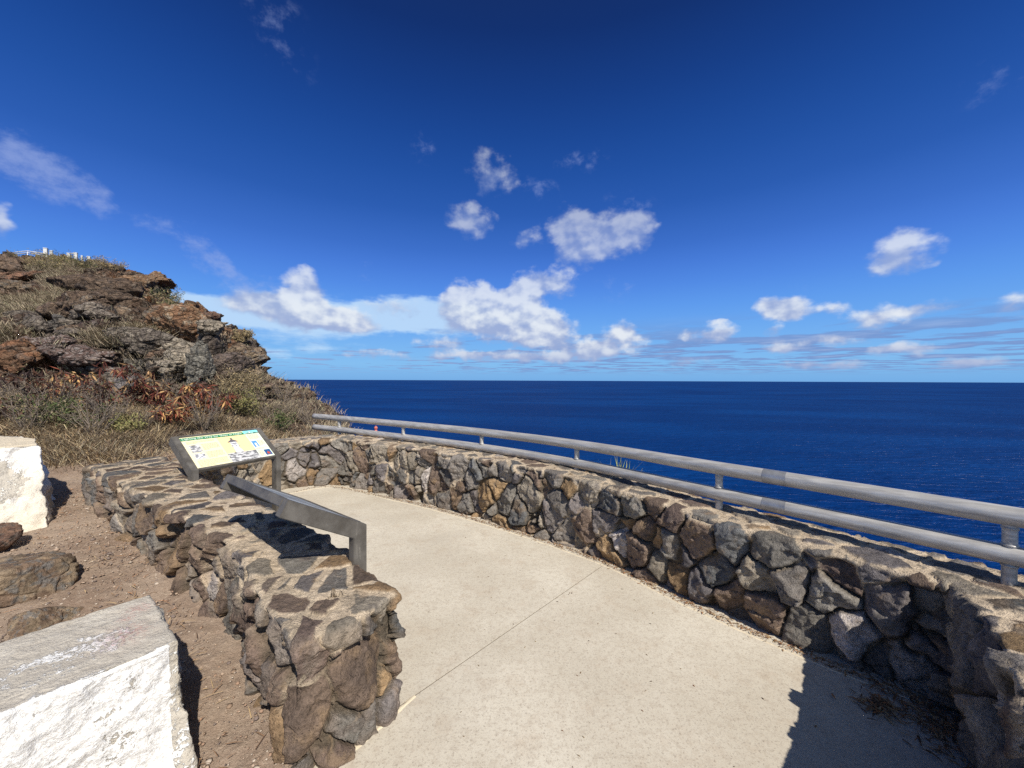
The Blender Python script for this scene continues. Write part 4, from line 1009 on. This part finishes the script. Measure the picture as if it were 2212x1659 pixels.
# ------------------------------------------------------------------ whitewashed blocks
def block(name, top, bot, ztop, zbot, label, paint, seed, step=0.006, lump=1.0):
    """top/bot: four corners (x,y) in order; paint(p, nz) -> Col channels"""
    def loop(c):
        out = []
        for k in range(4):
            a = np.array(c[k]); b = np.array(c[(k + 1) % 4]); m = ns[k]
            for t in range(m): out.append(a + (b - a) * t / m)
        return np.array(out)
    ns = [max(6, int(np.linalg.norm(np.array(top[(k + 1) % 4]) - np.array(top[k])) / step)) for k in range(4)]
    T = loop(top); B = loop(bot); cen = T.mean(0); nv = int((ztop - zbot) / step); rings = []
    zt = np.full(len(T), ztop)
    for t in np.linspace(0, 1, nv):
        k = t ** 0.6; rings.append(np.column_stack([B + (T - B) * k, zbot + (zt - 0.02 - zbot) * t]))
    d = cen - T; ln = np.linalg.norm(d, axis=1, keepdims=True); u = d / ln
    for a in (.35, .7, 1.0):
        an = a * math.pi / 2; rings.append(np.column_stack([T + u * 0.02 * (1 - math.cos(an)), zt - 0.02 + 0.02 * math.sin(an)]))
    L = rings[-1]; nt_ = int(np.linalg.norm(d, axis=1).max() / step / 1.4)
    for t in np.linspace(0, 1, nt_)[1:]: rings.append(np.column_stack([L[:, :2] + (cen - L[:, :2]) * t, zt]))
    Gd = np.array(rings); n = grid_normals(Gd, True)
    cdir = Gd[nv // 2, :, :2] - cen; flip = (n[nv // 2, :, :2] * cdir).sum() < 0
    if flip: n = -n
    n[-1] = n[-2]; p = Gd.reshape(-1, 3); nn = n.reshape(-1, 3); nz = np.clip(nn[:, 2], 0, 1); tf = sstep(.4, .9, nz)
    disp = (1 - tf) * (lump * 0.035 * fbm(p * 3.2, 5, seed) + 0.012 * fbm(p * 17, 4, seed + 2) + 0.004 * fbm(p * 60, 3, seed + 5)) + tf * (0.008 * fbm(p * 4, 3, seed + 3) + 0.0025 * fbm(p * 30, 4, seed + 4))
    bite = sstep(.25, .5, fbm(p * 5 + 7, 3, seed + 9)) * sstep(.2, .6, 1 - np.abs(nz * 2 - .9)); disp -= 0.018 * bite
    chipz = sstep(.05, .35, fbm(p * 9 + 3, 4, seed + 31)) * np.exp(-((nz - .55) / .35) ** 2) * (nz > .08); disp -= 0.022 * chipz
    V = p + nn * disp[:, None]
    C = paint(p, nz, seed)
    F = grid_faces(len(rings), len(T), True)
    if flip: F = F[:, ::-1]
    o = mesh_np(name, V, F, M_WHITEWASH, colors=np.clip(C, 0, 1)); tag(o, label, 'concrete block', 'whitewashed concrete blocks'); return o
def build_blocks():
    A = P(328, 1285, .60)[:2]; Bc = P(388, 1386, .60)[:2]; ax = (P(0, 1541, .60)[:2] - Bc); ax /= np.linalg.norm(ax)
    perp = (Bc - A) / np.linalg.norm(Bc - A); ax = np.array([perp[1], -perp[0]]); ax = ax if ax[1] < 0 else -ax
    C_ = A + ax * 2.6; D_ = Bc + ax * 2.6
    top = [Bc, A, C_, D_]
    bot = [Bc + perp * .10 - ax * .05, A - perp * .05 - ax * .06, C_ - perp * .05, D_ + perp * .12]
    mid = Bc
    def paint1(p, nz, seed):
        tf = sstep(.5, .85, nz); side = (p[:, :2] - Bc) @ perp      # 0 at the near edge of the top, negative inwards
        al = (p[:, :2] - Bc) @ ax                                   # metres from the end
        pt = 0.30 + .10 * fbm(p * 7 * np.array([1, 1, 1]), 4, 66) + 0.16 * np.exp(-((side + .16) / .14) ** 2) * np.exp(-((al - .28) / .25) ** 2) + 0.11 * np.exp(-((side + .26) / .08) ** 2) * (al > .1) * np.exp(-al) + .16 * np.exp(-(side / .025) ** 2)
        pv = 0.80 + .10 * fbm(p * 4, 3, 3) - 0.25 * sstep(.15, .0, p[:, 2]) * 0 - .24 * sstep(.18, .5, fbm(p * 3.4 + 5, 4, 14))
        end = ((p[:, :2] - A) @ -ax); pv = np.where(end > -0.035, .46, pv)
        r = pt * tf + pv * (1 - tf)
        red = np.zeros(len(p))
        for (s0, a0, rr) in ((-.42, .06, .045), (-.36, .11, .03), (-.22, .14, .075), (-.17, .17, .04)):
            red = np.maximum(red, np.exp(-((side - s0) ** 2 + (al - a0) ** 2) / rr ** 2))
        return np.stack([r, 0.03 * np.ones(len(p)), red * tf * .6], 1)
    block('whitewashed_block', top, bot, .60, -.02, 'near whitewashed concrete block with bare grey top and faint red marks', paint1, 5, 0.0058, 1.5)
    top = [(-4.53, 3.68), (-4.98, 4.03), (-6.3, 4.35), (-5.3, 2.5)]
    bot = [(-3.95, 3.33), (-4.70, 4.12), (-6.3, 4.5), (-5.0, 2.05)]
    def paint2(p, nz, seed):
        tf = sstep(.5, .85, nz); pv = .74 - .30 * sstep(.05, .42, fbm(p * 2.4, 4, 23)) + .16 * fbm(p * 9, 4, 4)
        return np.stack([np.where(tf > .5, .64, pv), .95 * tf + (1 - tf) * .6 * sstep(.0, .4, fbm(p * 2 + 4, 3, 8)), 0 * nz], 1)
    block('whitewashed_block', top, bot, 1.02, .16, 'rear whitewashed concrete block with sandy flat top, flared foot and black flaked patches', paint2, 15, 0.010, 3.0)
build_blocks()

# ------------------------------------------------------------------ railing
def sweep(name, path, r, mat, parent, sides=20, cap=True):
    path = [Vector(p) for p in path]; bm = bmesh.new(); rings = []
    for i, p in enumerate(path):
        t = (path[min(i + 1, len(path) - 1)] - path[max(i - 1, 0)]).normalized()
        ref = Vector((0, 0, 1)) if abs(t.z) < .9 else Vector((1, 0, 0)); a = t.cross(ref).normalized(); b = a.cross(t)
        rings.append([bm.verts.new(p + r * (a * math.cos(k * 2 * math.pi / sides) + b * math.sin(k * 2 * math.pi / sides))) for k in range(sides)])
    for A, B in zip(rings[:-1], rings[1:]):
        for k in range(sides): bm.faces.new((A[k], A[(k + 1) % sides], B[(k + 1) % sides], B[k]))
    if cap:
        for rg, s in ((rings[0], -1), (rings[-1], 1)):      # slightly domed end caps
            i = 0 if s < 0 else -1; t = (path[1] - path[0]).normalized() if s < 0 else (path[-1] - path[-2]).normalized()
            prev = rg
            for q in (0.75, 0.4):
                cur = [bm.verts.new(path[i] + (v.co - path[i]) * q + t * s * r * 0.25 * (1 - q * q) ** .5) for v in rg]
                for k in range(sides): bm.faces.new((prev[k], prev[(k + 1) % sides], cur[(k + 1) % sides], cur[k]))
                prev = cur
            bm.faces.new(prev)
    bmesh.ops.recalc_face_normals(bm, faces=bm.faces[:])
    return bm_obj(name, bm, mat, parent, True)
POSTS = [(-3.03, 6.75), (-1.665, 5.90), (-0.393, 5.03), (0.695, 4.09), (1.628, 3.01), (2.55, 1.96)]
def build_railing():
    root = empty('pipe_railing', (POSTS[2][0], POSTS[2][1], .64)); tag(root, 'long two bar grey pipe railing on top of the lava rock parapet', 'railing')
    ctl = [(-3.66, 7.12)] + POSTS + [(3.45, 0.85), (4.3, -0.3)]
    path = resample(np.array(ctl), 0.08); inv = Matrix.Translation(-root.location)
    loc = np.array(root.location)
    for name, z, st in (('upper_rail', .965, 0), ('lower_rail', .765, 0)):
        sweep(name, [(x - loc[0], y - loc[1], z - loc[2]) for x, y in path], 0.050, M_PIPE, root, 24)
    cut = [(1.79, 2.82)]
    for i, (x, y) in enumerate(POSTS + [(3.5, .79)]):
        x0, y0 = x - loc[0], y - loc[1]
        p = sweep('post', [(x0, y0, .55 - loc[2]), (x0, y0, .70 - loc[2]), (x0, y0, .93 - loc[2])], 0.027, M_PIPE, root, 16, False)
        # flange weld collars where the post meets each rail
        for zc in (.905, .818, .712):
            bm = bmesh.new(); bmesh.ops.create_cone(bm, cap_ends=True, segments=16, radius1=.031, radius2=.031, depth=.010, matrix=Matrix.Translation((0, 0, zc - .64)))
            c = bm_obj('weld_collar', bm, M_PIPE, p, True); c.location = (x0, y0, 0)
    # splice sleeves
    k = np.argmin(((path - np.array([1.86, 2.74])) ** 2).sum(1))
    for z in (.965, .765):
        seg = path[k - 1:k + 2]
        a = Vector((*(path[k]), z)); b = Vector((*(path[k + 1]), z)); t = (b - a).normalized()
        sweep('splice_sleeve', [a - t * .07 - Vector(loc), a + t * 0.0 - Vector(loc), a + t * .07 - Vector(loc)], 0.0512, M_SLEEVE, root, 24, False)
M_SLEEVE = mat_simple('blotchy_splice', (0.36, 0.36, 0.36), 0.45, 0.6, noise=(14, 0.6))
build_railing()

# ------------------------------------------------------------------ interpretive signs
def ramp_mat(name, lo, hi, scale, stretch=(1, 1, 1), lo_t=.4, hi_t=.6, rough=.35):
    m, nt, b = new_mat(name); g = G(nt)
    v = g.vmath('MULTIPLY', g.obj(), stretch)
    n = g.noise(scale, 5, .65, v); g.link(g.mix(g.ramp(n, lo_t, hi_t), c4(*lo), c4(*hi)), b.inputs['Base Color'])
    b.inputs['Roughness'].default_value = rough
    return m
M_CREAM = mat_simple('cream_print', (0.80, 0.72, 0.46), .35, noise=(6, .05))
M_YELLOW = mat_simple('pale_yellow_print', (0.80, 0.64, 0.33), .35)
M_GREEN = mat_simple('green_print', (0.03, 0.22, 0.09), .35)
M_MINT = mat_simple('pale_green_print', (0.70, 0.74, 0.58), .35)
M_WHITE = mat_simple('white_print', (0.82, 0.82, 0.78), .35)
M_INK = mat_simple('ink_print', (0.44, 0.40, 0.26), .4)
M_DKINK = mat_simple('dark_ink', (0.13, 0.12, 0.125), .4)
M_PHOTO = ramp_mat('grey_photo_print', (0.15, .15, .155), (.62, .61, .60), 22, (1, 2.2, 1))
M_PHOTO2 = ramp_mat('grey_photo_light', (0.2, .2, .22), (.8, .8, .8), 30, (1, 3, 1))
M_SKYP = mat_simple('blue_photo_print', (0.10, 0.28, 0.60), .35)
M_CYAN = mat_simple('cyan_photo_print', (0.25, 0.66, 0.72), .35)
M_DEEP = mat_simple('deep_blue_print', (0.03, 0.10, 0.24), .35)
M_REDP = mat_simple('red_print', (0.45, 0.08, 0.05), .35)
M_HILLP = ramp_mat('green_hill_print', (0.05, .16, .12), (.35, .45, .35), 40)
M_DUSTY = ramp_mat('dusty_panel', (0.20, .21, .21), (.42, .43, .42), 5, (1, 1, 1))
def quad(bm, pts, z):
    bm.faces.new([bm.verts.new((x, y, z)) for x, y in pts])
def flat(name, polys, z, mat, parent):
    bm = bmesh.new()
    for p in polys: quad(bm, p, z)
    bmesh.ops.recalc_face_normals(bm, faces=bm.faces[:])
    for f in bm.faces:
        if f.normal.z < 0: f.normal_flip()
    return bm_obj(name, bm, mat, parent)
def rect(x0, y0, x1, y1): return [(x0, y0), (x1, y0), (x1, y1), (x0, y1)]
def bevel_box(bm, M, sx, sy, sz, bev=.004):
    t = bmesh.new(); bmesh.ops.create_cube(t, size=1.0)
    for v in t.verts: v.co = Vector((v.co.x * sx, v.co.y * sy, v.co.z * sz))
    bmesh.ops.bevel(t, geom=t.edges[:], offset=bev, segments=2, affect='EDGES')
    t.transform(M); me = bpy.data.meshes.new('t'); t.to_mesh(me); t.free(); bm.from_mesh(me); bpy.data.meshes.remove(me)
def prism(bm, pts, x0, x1, bev=.003):
    """polygon in (y,z) extruded along x"""
    t = bmesh.new(); f = t.faces.new([t.verts.new((x0, y, z)) for y, z in pts])
    r = bmesh.ops.extrude_face_region(t, geom=[f])
    for v in [e for e in r['geom'] if isinstance(e, bmesh.types.BMVert)]: v.co.x = x1
    bmesh.ops.recalc_face_normals(t, faces=t.faces[:])
    bmesh.ops.bevel(t, geom=t.edges[:], offset=bev, segments=2, affect='EDGES')
    me = bpy.data.meshes.new('t'); t.to_mesh(me); t.free(); bm.from_mesh(me); bpy.data.meshes.remove(me)
def sign(FL, FR, zf, zb, run, label, art, leg_to, groupn):
    """FL, FR: front lower corners; local x from left to right, y up the slope (away from the reader)"""
    FL = Vector((*FL, 0)); FR = Vector((*FR, 0)); wdt = (FR - FL).length; ax = (FR - FL).normalized(); bk = Vector((-ax.y, ax.x, 0))
    root = empty('wayside_sign', (FL.x, FL.y, 0.0), math.atan2(ax.y, ax.x)); tag(root, label, 'sign', groupn)
    dz = zb - zf; sl = math.hypot(run, dz); ang = math.atan2(dz, run)
    # side arms: deep plates following the slope, with the leg dropping from the front corner
    ca, sa = math.cos(ang), math.sin(ang); dep = 0.095
    for x0, x1, lt in ((0, .055, leg_to[0]), (wdt - .055, wdt, leg_to[1])):
        pts = [(0, zf), (run, zb), (run + dep * .62 * sa, zb - dep * ca), (run - .0, zb - dep * 1.12), (.075, zf - dep * 1.0), (.075, lt), (0, lt)]
        pts = [(0, zf), (run, zb), (run + dep * sa * .9, zb - dep * ca * .95), (.082, zf - dep * .62), (.082, lt), (0, lt)]
        bm = bmesh.new(); prism(bm, pts, x0, x1); bm_obj('side_leg', bm, M_BRONZE, root)
    Msl = Matrix.Translation((0, 0, zf)) @ Matrix.Rotation(ang, 4, 'X')
    bm = bmesh.new()
    bevel_box(bm, Msl @ Matrix.Translation((wdt / 2, .0125, -.020)), wdt - .112, .025, .044)      # front rail
    bevel_box(bm, Msl @ Matrix.Translation((wdt / 2, sl - .0125, -.022)), wdt - .112, .025, .048) # back rail
    bm_obj('frame_rails', bm, M_BRONZE, root)
    bm = bmesh.new(); bevel_box(bm, Msl @ Matrix.Translation((wdt / 2, sl / 2, -.012)), wdt - .112, sl - .052, .014, .001)
    pnl = bm_obj('panel', bm, M_CREAM if art else M_DUSTY, root)
    if not art: return root
    g0 = empty('panel_print'); g0.parent = root; g0.matrix_local = Msl @ Matrix.Translation((.056, .020, 0))
    W = wdt - .112; H = sl - .042; z = -.0035
    def U(pts): return [(x * W, y * H) for x, y in pts]
    Z = [z + .0006 * k for k in range(8)]
    flat('right_column', [U(rect(.80, .0, 1, .86))], Z[0], M_MINT, g0)
    flat('left_column', [U(rect(.0, .0, .415, .86))], Z[0], M_CREAM, g0)
    flat('sky_field', [U(rect(.415, .28, .80, .865))], Z[0], M_YELLOW, g0)
    flat('title_band', [U([(0, .875), (.80, .865), (.78, .955), (0, .965)])], Z[1], M_GREEN, g0)
    flat('harbour_picture', [U(rect(.79, .86, 1, .985))], Z[2], M_CYAN, g0)
    flat('harbour_hills', [U([(.79, .86), (1, .86), (1, .90), (.95, .915), (.90, .90), (.86, .925), (.82, .905)])], Z[3], M_HILLP, g0)
    flat('harbour_boat', [U([(.865, .90), (.885, .90), (.88, .965)])], Z[4], M_WHITE, g0)
    flat('rock_picture', [U(rect(.415, .0, .80, .295))], Z[1], M_PHOTO, g0)
    flat('rock_slope', [U([(.415, .295), (.60, .32), (.70, .24), (.80, .30), (.80, .20), (.415, .18)])], Z[2], M_PHOTO, g0)
    # lighthouse drawing
    flat('tower_drawing', [U([(.535, .30), (.635, .30), (.605, .50), (.545, .50)])], Z[3], M_WHITE, g0)
    flat('lantern_drawing', [U(rect(.520, .49, .635, .515)), U(rect(.535, .515, .62, .66))], Z[4], M_PHOTO2, g0)
    flat('roof_drawing', [U([(.505, .655), (.65, .655), (.58, .755)]), U(rect(.567, .75, .593, .79))], Z[5], M_DKINK, g0)
    flat('old_house_picture', [U(rect(.045, .47, .165, .71))], Z[2], M_PHOTO, g0); flat('old_shore_picture', [U(rect(.045, .27, .165, .43))], Z[2], M_PHOTO2, g0)
    flat('tower_picture', [U(rect(.815, .38, .885, .60))], Z[2], M_SKYP, g0); flat('tower_picture_tower', [U(rect(.84, .38, .865, .52))], Z[3], M_WHITE, g0)
    flat('roof_picture', [U(rect(.895, .06, .985, .25))], Z[2], M_DEEP, g0); flat('roof_picture_roof', [U([(.915, .12), (.965, .12), (.94, .19)]), U(rect(.92, .09, .96, .12))], Z[3], M_REDP, g0)
    # paragraphs: rows of tiny word-length marks
    rng = random.Random(3)
    def para(x0, y1, x1, y0, lh):
        y = y1; words = []
        while y > y0 + lh * .4:
            x = x0; end = x1 if y - lh > y0 + lh * .4 else x0 + (x1 - x0) * rng.uniform(.3, .8)
            while x < end - .006:
                w_ = min(rng.uniform(.008, .034), end - x); words.append(U(rect(x, y - lh * .42, x + w_, y))); x += w_ + .006
            y -= lh
        flat('paragraph', words, Z[3], M_INK, g0)
    para(.04, .83, .38, .745, .030)
    for (y1, y0) in ((.71, .50), (.455, .27)): para(.19, y1, .39, y0, .034)
    para(.04, .22, .39, .03, .034)
    para(.815, .83, .975, .65, .030); para(.895, .60, .985, .38, .030); para(.815, .34, .985, .28, .030); para(.815, .25, .885, .05, .030)
    tx = bpy.data.curves.new('title_text', 'FONT'); tx.body = "Lighting the Way for Ships at Night"; tx.size = 1.0
    to = bpy.data.objects.new('title_tmp', tx); COL.objects.link(to); dg = bpy.context.evaluated_depsgraph_get()
    me = bpy.data.meshes.new_from_object(to.evaluated_get(dg)); bpy.data.objects.remove(to)
    xs = [v.co.x for v in me.vertices]; ys = [v.co.y for v in me.vertices]; kx = .745 * W / (max(xs) - min(xs)); ky = .068 * H / (max(ys) - min(ys))
    for v in me.vertices: v.co = Vector((.02 * W + (v.co.x - min(xs)) * kx, .885 * H - .012 * H * (v.co.x - min(xs)) / (max(xs) - min(xs)) + (v.co.y - min(ys)) * ky, Z[3]))
    me.materials.clear(); me.materials.append(M_WHITE); t = bpy.data.objects.new('title_text', me); COL.objects.link(t); t.parent = g0
    return root
sign((-2.94, 3.53), (-2.57, 4.28), .80, 1.09, .385, 'upright metal framed sign titled Lighting the Way for Ships at Night, pale yellow panel', True, (.60, -.01), 'metal framed wayside signs')
_B1 = np.array([-1.80, 2.43]); _B2 = np.array([-1.108, 1.907]); _u = (_B1 - _B2) / np.linalg.norm(_B1 - _B2); _n = np.array([_u[1], -_u[0]]) ; _n = _n if _n[1] > 0 else -_n
_F2 = _B2 + _n * .43; _F1 = _B1 + _n * .43
sign(tuple(_F2), tuple(_F1), .80, 1.05, .43, 'metal framed sign seen from behind, over the low wall, scratches on its side', False, (-.01, -.01), 'metal framed wayside signs')

# ------------------------------------------------------------------ lighthouse below the lookout: only its red lantern top clears the wall
def build_lighthouse():
    Y = 60.0; tip = PD(812, 921, Y); x, y, zt = tip
    root = empty('lighthouse', (x, y, zt - 13)); tag(root, 'red lighthouse roof and ball finial showing just above the wall between the rails', 'lighthouse')
    def lathe(name, prof, mat, seg=32):
        bm = bmesh.new(); rings = [[bm.verts.new((r * math.cos(k * 2 * math.pi / seg), r * math.sin(k * 2 * math.pi / seg), z)) for k in range(seg)] for r, z in prof]
        for a, b in zip(rings[:-1], rings[1:]):
            for k in range(seg): bm.faces.new((a[k], a[(k + 1) % seg], b[(k + 1) % seg], b[k]))
        bmesh.ops.recalc_face_normals(bm, faces=bm.faces[:]); return bm_obj(name, bm, mat, root, True)
    red = mat_simple('lighthouse_red_paint', (0.45, 0.13, 0.10), .6, noise=(3, .12)); wht = mat_simple('lighthouse_white', (.8, .8, .77), .7, noise=(2, .06))
    H = 13.0
    lathe('tower', [(2.6, -12), (2.5, 0), (2.1, 8.2), (2.1, 8.5), (2.9, 8.6), (2.9, 8.8), (0.01, 8.8)], wht)
    lathe('lantern_glass', [(1.7, 8.8), (1.7, 10.9)], mat_simple('lantern_glass', (.08, .1, .12), .1, spec=.8))
    lathe('roof', [(2.1, 10.85), (2.1, 10.95), (1.5, 11.5), (.8, 11.95), (.47, 12.0), (.24, 12.2), (.15, 12.42)], red)
    lathe('finial', [(.15, 12.38), (.15, 12.47), (.22, 12.5), (.29, 12.66), (.22, 12.84), (.12, 12.9), (.1, 12.95), (.1, 13.0), (.01, 13.0)], red)
    for k in range(12):
        a = k * math.pi / 6; bm = bmesh.new(); bevel_box(bm, Matrix.Translation((1.72 * math.cos(a), 1.72 * math.sin(a), 9.85)) @ Matrix.Rotation(a, 4, 'Z'), .08, .08, 2.1, .01)
        bm_obj('mullion_bar', bm, red, root)
build_lighthouse()

# ------------------------------------------------------------------ hilltop pillars and railing
def build_hilltop():
    wh = mat_simple('white_painted_pillar', (.55, .55, .53), .7, noise=(3, .08)); 
    pil = [(101, 553, 538, 8, 'white square pillar at the left end of the hilltop row, tallest, where the pipe railing meets it'), (113, 553, 541.5, 6, 'squat white pillar just right of the tallest one'), (151, 556, 547, 7, 'white hilltop pillar at the left end of the short white rail'), (166, 560, 546, 7, 'white hilltop pillar at the right end of the short white rail'),
           (179, 562, 552, 4, 'tiny white stub between the rail and the lone pillar'), (194, 570, 554, 7, 'lone white pillar on the crest, second from the right'), (211, 577, 561, 4, 'narrow rightmost white pillar on the crest')]
    tops = []
    for (x, yb, yt, w, lab) in pil:
        Y = float(np.interp(x, CX, [COLS[c][-1][0] for c in CX])); 
        b = PD(x, yb + 5, Y); t = PD(x, yt + (1.8 if x > 105 else 0), Y); hh = t[2] - b[2]; ww = w / FX * Y * .8
        root = empty('white_pillar', (b[0], b[1], b[2])); tag(root, lab, 'pillar', 'white pillars on the hilltop')
        bm = bmesh.new(); bevel_box(bm, Matrix.Translation((0, 0, hh / 2 - .03)), ww * .9, ww * .9, hh - .06, .015); bm_obj('shaft', bm, wh, root)
        bm = bmesh.new(); bevel_box(bm, Matrix.Translation((0, 0, hh - .028)), ww, ww, .06, .012); bm_obj('cap', bm, wh, root)
        root.rotation_euler.z = .5; tops.append((x, Y, t))
    a, b = tops[2], tops[3]; root = empty('white_rail', tuple(PD(158, 552, a[1]))); tag(root, 'short horizontal white rail between two hilltop pillars', 'rail')
    L = Vector(root.location)
    sweep('bar', [Vector(PD(153, 549.5, a[1])) - L, Vector(PD(165, 549.5, b[1])) - L], .05, wh, root, 10)
    root = empty('hilltop_railing', tuple(PD(50, 552, 36))); tag(root, 'thin white pipe railing rising along the skyline to the tallest hilltop pillar', 'railing'); L = Vector(root.location)
    mt = mat_simple('pale_pipe', (.70, .70, .70), .5, .2)
    top = [(-160, 562), (-60, 564), (0, 556), (14, 558), (38, 551), (62, 549.5), (98, 555)]; 
    def yy(x): return float(np.interp(x, CX, [COLS[c][-1][0] for c in CX]))
    for dz, nm in ((-1.5, 'upper_rail'), (2.6, 'lower_rail')):
        sweep(nm, [Vector(PD(x, y + dz - 3.5, yy(x) - .3)) - L for x, y in [(-160, 556), (-60, 560), (0, 555.5), (13, 557.5), (38, 551.5), (62, 549), (98, 555)]], .042, mt, root, 10)
    for x, y in ((-110, 558), (-30, 558), (13, 557), (62, 550), (80, 552.5)):
        sweep('post', [Vector(PD(x, y - 4, yy(x) - .3)) - L, Vector(PD(x, y + 14, yy(x) - .3)) - L], .035, mt, root, 8)
build_hilltop()

# ------------------------------------------------------------------ grass plant outside the parapet
def build_plant():
    rng = np.random.default_rng(44)
    for (x, Yd, n, h, lab, zb) in ((1342, 4.75, 60, .70, 'yellow green spiky plant poking up behind the parapet between the two rails', .05), (1315, 4.55, 50, .52, 'low yellow green sprig right of the fourth post, half hidden behind the parapet', .12)):
        root = empty('spiky_plant', ((x - 1106) / FX * Yd, Yd, zb)); tag(root, lab, 'plant')
        B = np.zeros((n, 3)); B[:, :2] = rng.normal(0, .07, (n, 2)); a = rng.uniform(0, 6.28, n)
        ld = np.stack([np.cos(a), np.sin(a), 0 * a], 1); col = np.array([(0.34, .36, .10), (.22, .27, .08), (.42, .40, .16)])[rng.integers(0, 3, n)]
        v, f, c = blades(B, h * rng.uniform(.6, 1.1, n), np.full(n, .018), ld, rng.uniform(.05, .5, n), col, rng)
        mesh_np('leaves', v, f, M_BLADE, root, colors=c, smooth=False)
        v, f = tube_np(np.array([(0, 0, -.1), (0, 0, .05), (.01, 0, .16)]), [.015, .012, .006], 6); mesh_np('stem', v, f, M_BLADE, root, colors=np.tile(np.array([(.2, .18, .08)]), (len(v), 1)), smooth=False)
build_plant()

# ------------------------------------------------------------------ litter, pebbles
def scatter_litter():
    rng = np.random.default_rng(9)
    foot = resample(np.array([(-3.2, 5.55), (-2.8, 5.90), (-1.73, 5.36), (-1.06, 4.97), (-0.14, 4.31), (0.41, 3.87), (0.89, 3.41), (1.32, 2.83), (1.80, 2.29), (2.18, 1.95)]), .01)
    def straw(P0, L, W, col, zj=.01):
        n = len(P0); a = rng.uniform(0, 6.28, n); d = np.stack([np.cos(a), np.sin(a), rng.normal(0, .12, n)], 1); P0 = P0.copy(); P0[:, 2] += rng.uniform(.002, zj, n)
        sd = np.stack([-np.sin(a), np.cos(a), 0 * a], 1) * (W / 2)[:, None]; m = P0 + d * (L / 2)[:, None] + np.array([0, 0, 1]) * (L * .06)[:, None]; t = P0 + d * L[:, None]; t[:, 2] = P0[:, 2]; m[:, 2] = P0[:, 2] + L * .05
        V = np.stack([P0 - sd, P0 + sd, m - sd, m + sd, t], 1).reshape(-1, 3); b = (np.arange(n) * 5)[:, None]
        F = np.stack([b + np.array([0, 1, 2]), b + np.array([1, 3, 2]), b + np.array([2, 3, 4])], 1).reshape(-1, 3); return V, F, np.repeat(col, 5, 0)
    LP = np.array([(.30, .19, .10), (.20, .12, .07), (.42, .30, .16), (.13, .08, .05), (.34, .16, .07)])
    n = 2600; i = np.minimum((rng.random(n) ** .8 * len(foot)).astype(int), len(foot) - 1); P0 = np.column_stack([foot[i] + rng.normal(0, .022, (n, 2)), np.zeros(n)])
    parts = [straw(P0, rng.uniform(.008, .04, n), rng.uniform(.002, .007, n), LP[rng.integers(0, 5, n)])]
    # drift of dead leaves and straw in the shaded corner
    n = 750; c = np.array([2.12, 1.82]); P0 = np.column_stack([c[0] + rng.normal(0, .10, n) - np.abs(rng.normal(0, .06, n)), c[1] + rng.normal(0, .15, n), np.zeros(n)])
    parts.append(straw(P0, rng.uniform(.01, .07, n), rng.uniform(.002, .009, n), LP[rng.integers(0, 5, n)], .03))
    n = 130; P0 = np.column_stack([1.86 + rng.normal(0, .045, n), 1.93 + rng.normal(0, .03, n), np.zeros(n)]); parts.append(straw(P0, rng.uniform(.02, .07, n), rng.uniform(.004, .009, n), LP[rng.integers(0, 5, n)], .02))
    n = 160; P0 = np.column_stack([rng.uniform(-.6, 2.0, n), rng.uniform(1.3, 5, n), np.zeros(n)]); ok = (P0[:, 0] * .77 + P0[:, 1] * .64 < 2.8) & (P0[:, 0] > .35 - P0[:, 1] * .4); parts.append(straw(P0[ok], rng.uniform(.006, .02, ok.sum()), rng.uniform(.002, .006, ok.sum()), LP[rng.integers(0, 5, ok.sum())] * .6, .003))
    o = emit('leaf_litter', parts, M_BLADE); tag(o, 'dead leaves and grit along the foot of the parapet and in the shaded corner', 'litter', kind='stuff')
    # straw on the dirt
    n = 5200; X = rng.uniform(-5.6, -1.0, n); Y = rng.uniform(1.0, 5.6, n); w = X * .59 + Y * .81; ok = (w < .72 + 0 * X) | (X < -4.2)
    dd = ok & ((rng.random(n) < .35) | (Y > 3.6) | (w > .45)); P0 = np.column_stack([X[dd], Y[dd], dirt_z(X[dd], Y[dd]) + .012]); m = len(P0)
    parts = [straw(P0, rng.uniform(.02, .11, m), rng.uniform(.002, .005, m), LP[rng.integers(0, 5, m)] * 1.15, .02)]
    o = emit('straw_litter', parts, M_BLADE); tag(o, 'scattered straw and bits of dead leaf on the reddish dirt', 'litter', kind='stuff')
    # pebbles
    n = 15000; X = rng.uniform(-5.0, -.9, n); Y = rng.uniform(.9, 4.6, n); ok = (X * .59 + Y * .81 < .78); X, Y = X[ok], Y[ok]; n = len(X)
    bm = bmesh.new(); bmesh.ops.create_icosphere(bm, subdivisions=1, radius=1); U = np.array([v.co[:] for v in bm.verts]); F = np.array([[v.index for v in f.verts] for f in bm.faces]); bm.free()
    sz = rng.lognormal(-5.4, .5, n); sh = rng.uniform(.6, 1.3, (n, 1, 3)) * np.array([1, 1, .6]); jit = 1 + rng.normal(0, .12, (n, len(U), 1))
    V = U[None] * sh * jit * sz[:, None, None]; V[..., 0] += X[:, None]; V[..., 1] += Y[:, None]; V[..., 2] += (dirt_z(X, Y) + .006)[:, None]
    FF = (F[None] + (np.arange(n) * len(U))[:, None, None]).reshape(-1, 3)
    pc = np.array([(.36, .27, .2), (.24, .17, .12), (.42, .35, .28), (.18, .14, .12), (.30, .20, .14)])[rng.integers(0, 5, n)]
    o = mesh_np('gravel', V.reshape(-1, 3), FF, M_BLADE, colors=np.repeat(pc, len(U), 0), smooth=True); tag(o, 'fine gravel strewn over the reddish dirt', 'gravel', kind='stuff')
scatter_litter()
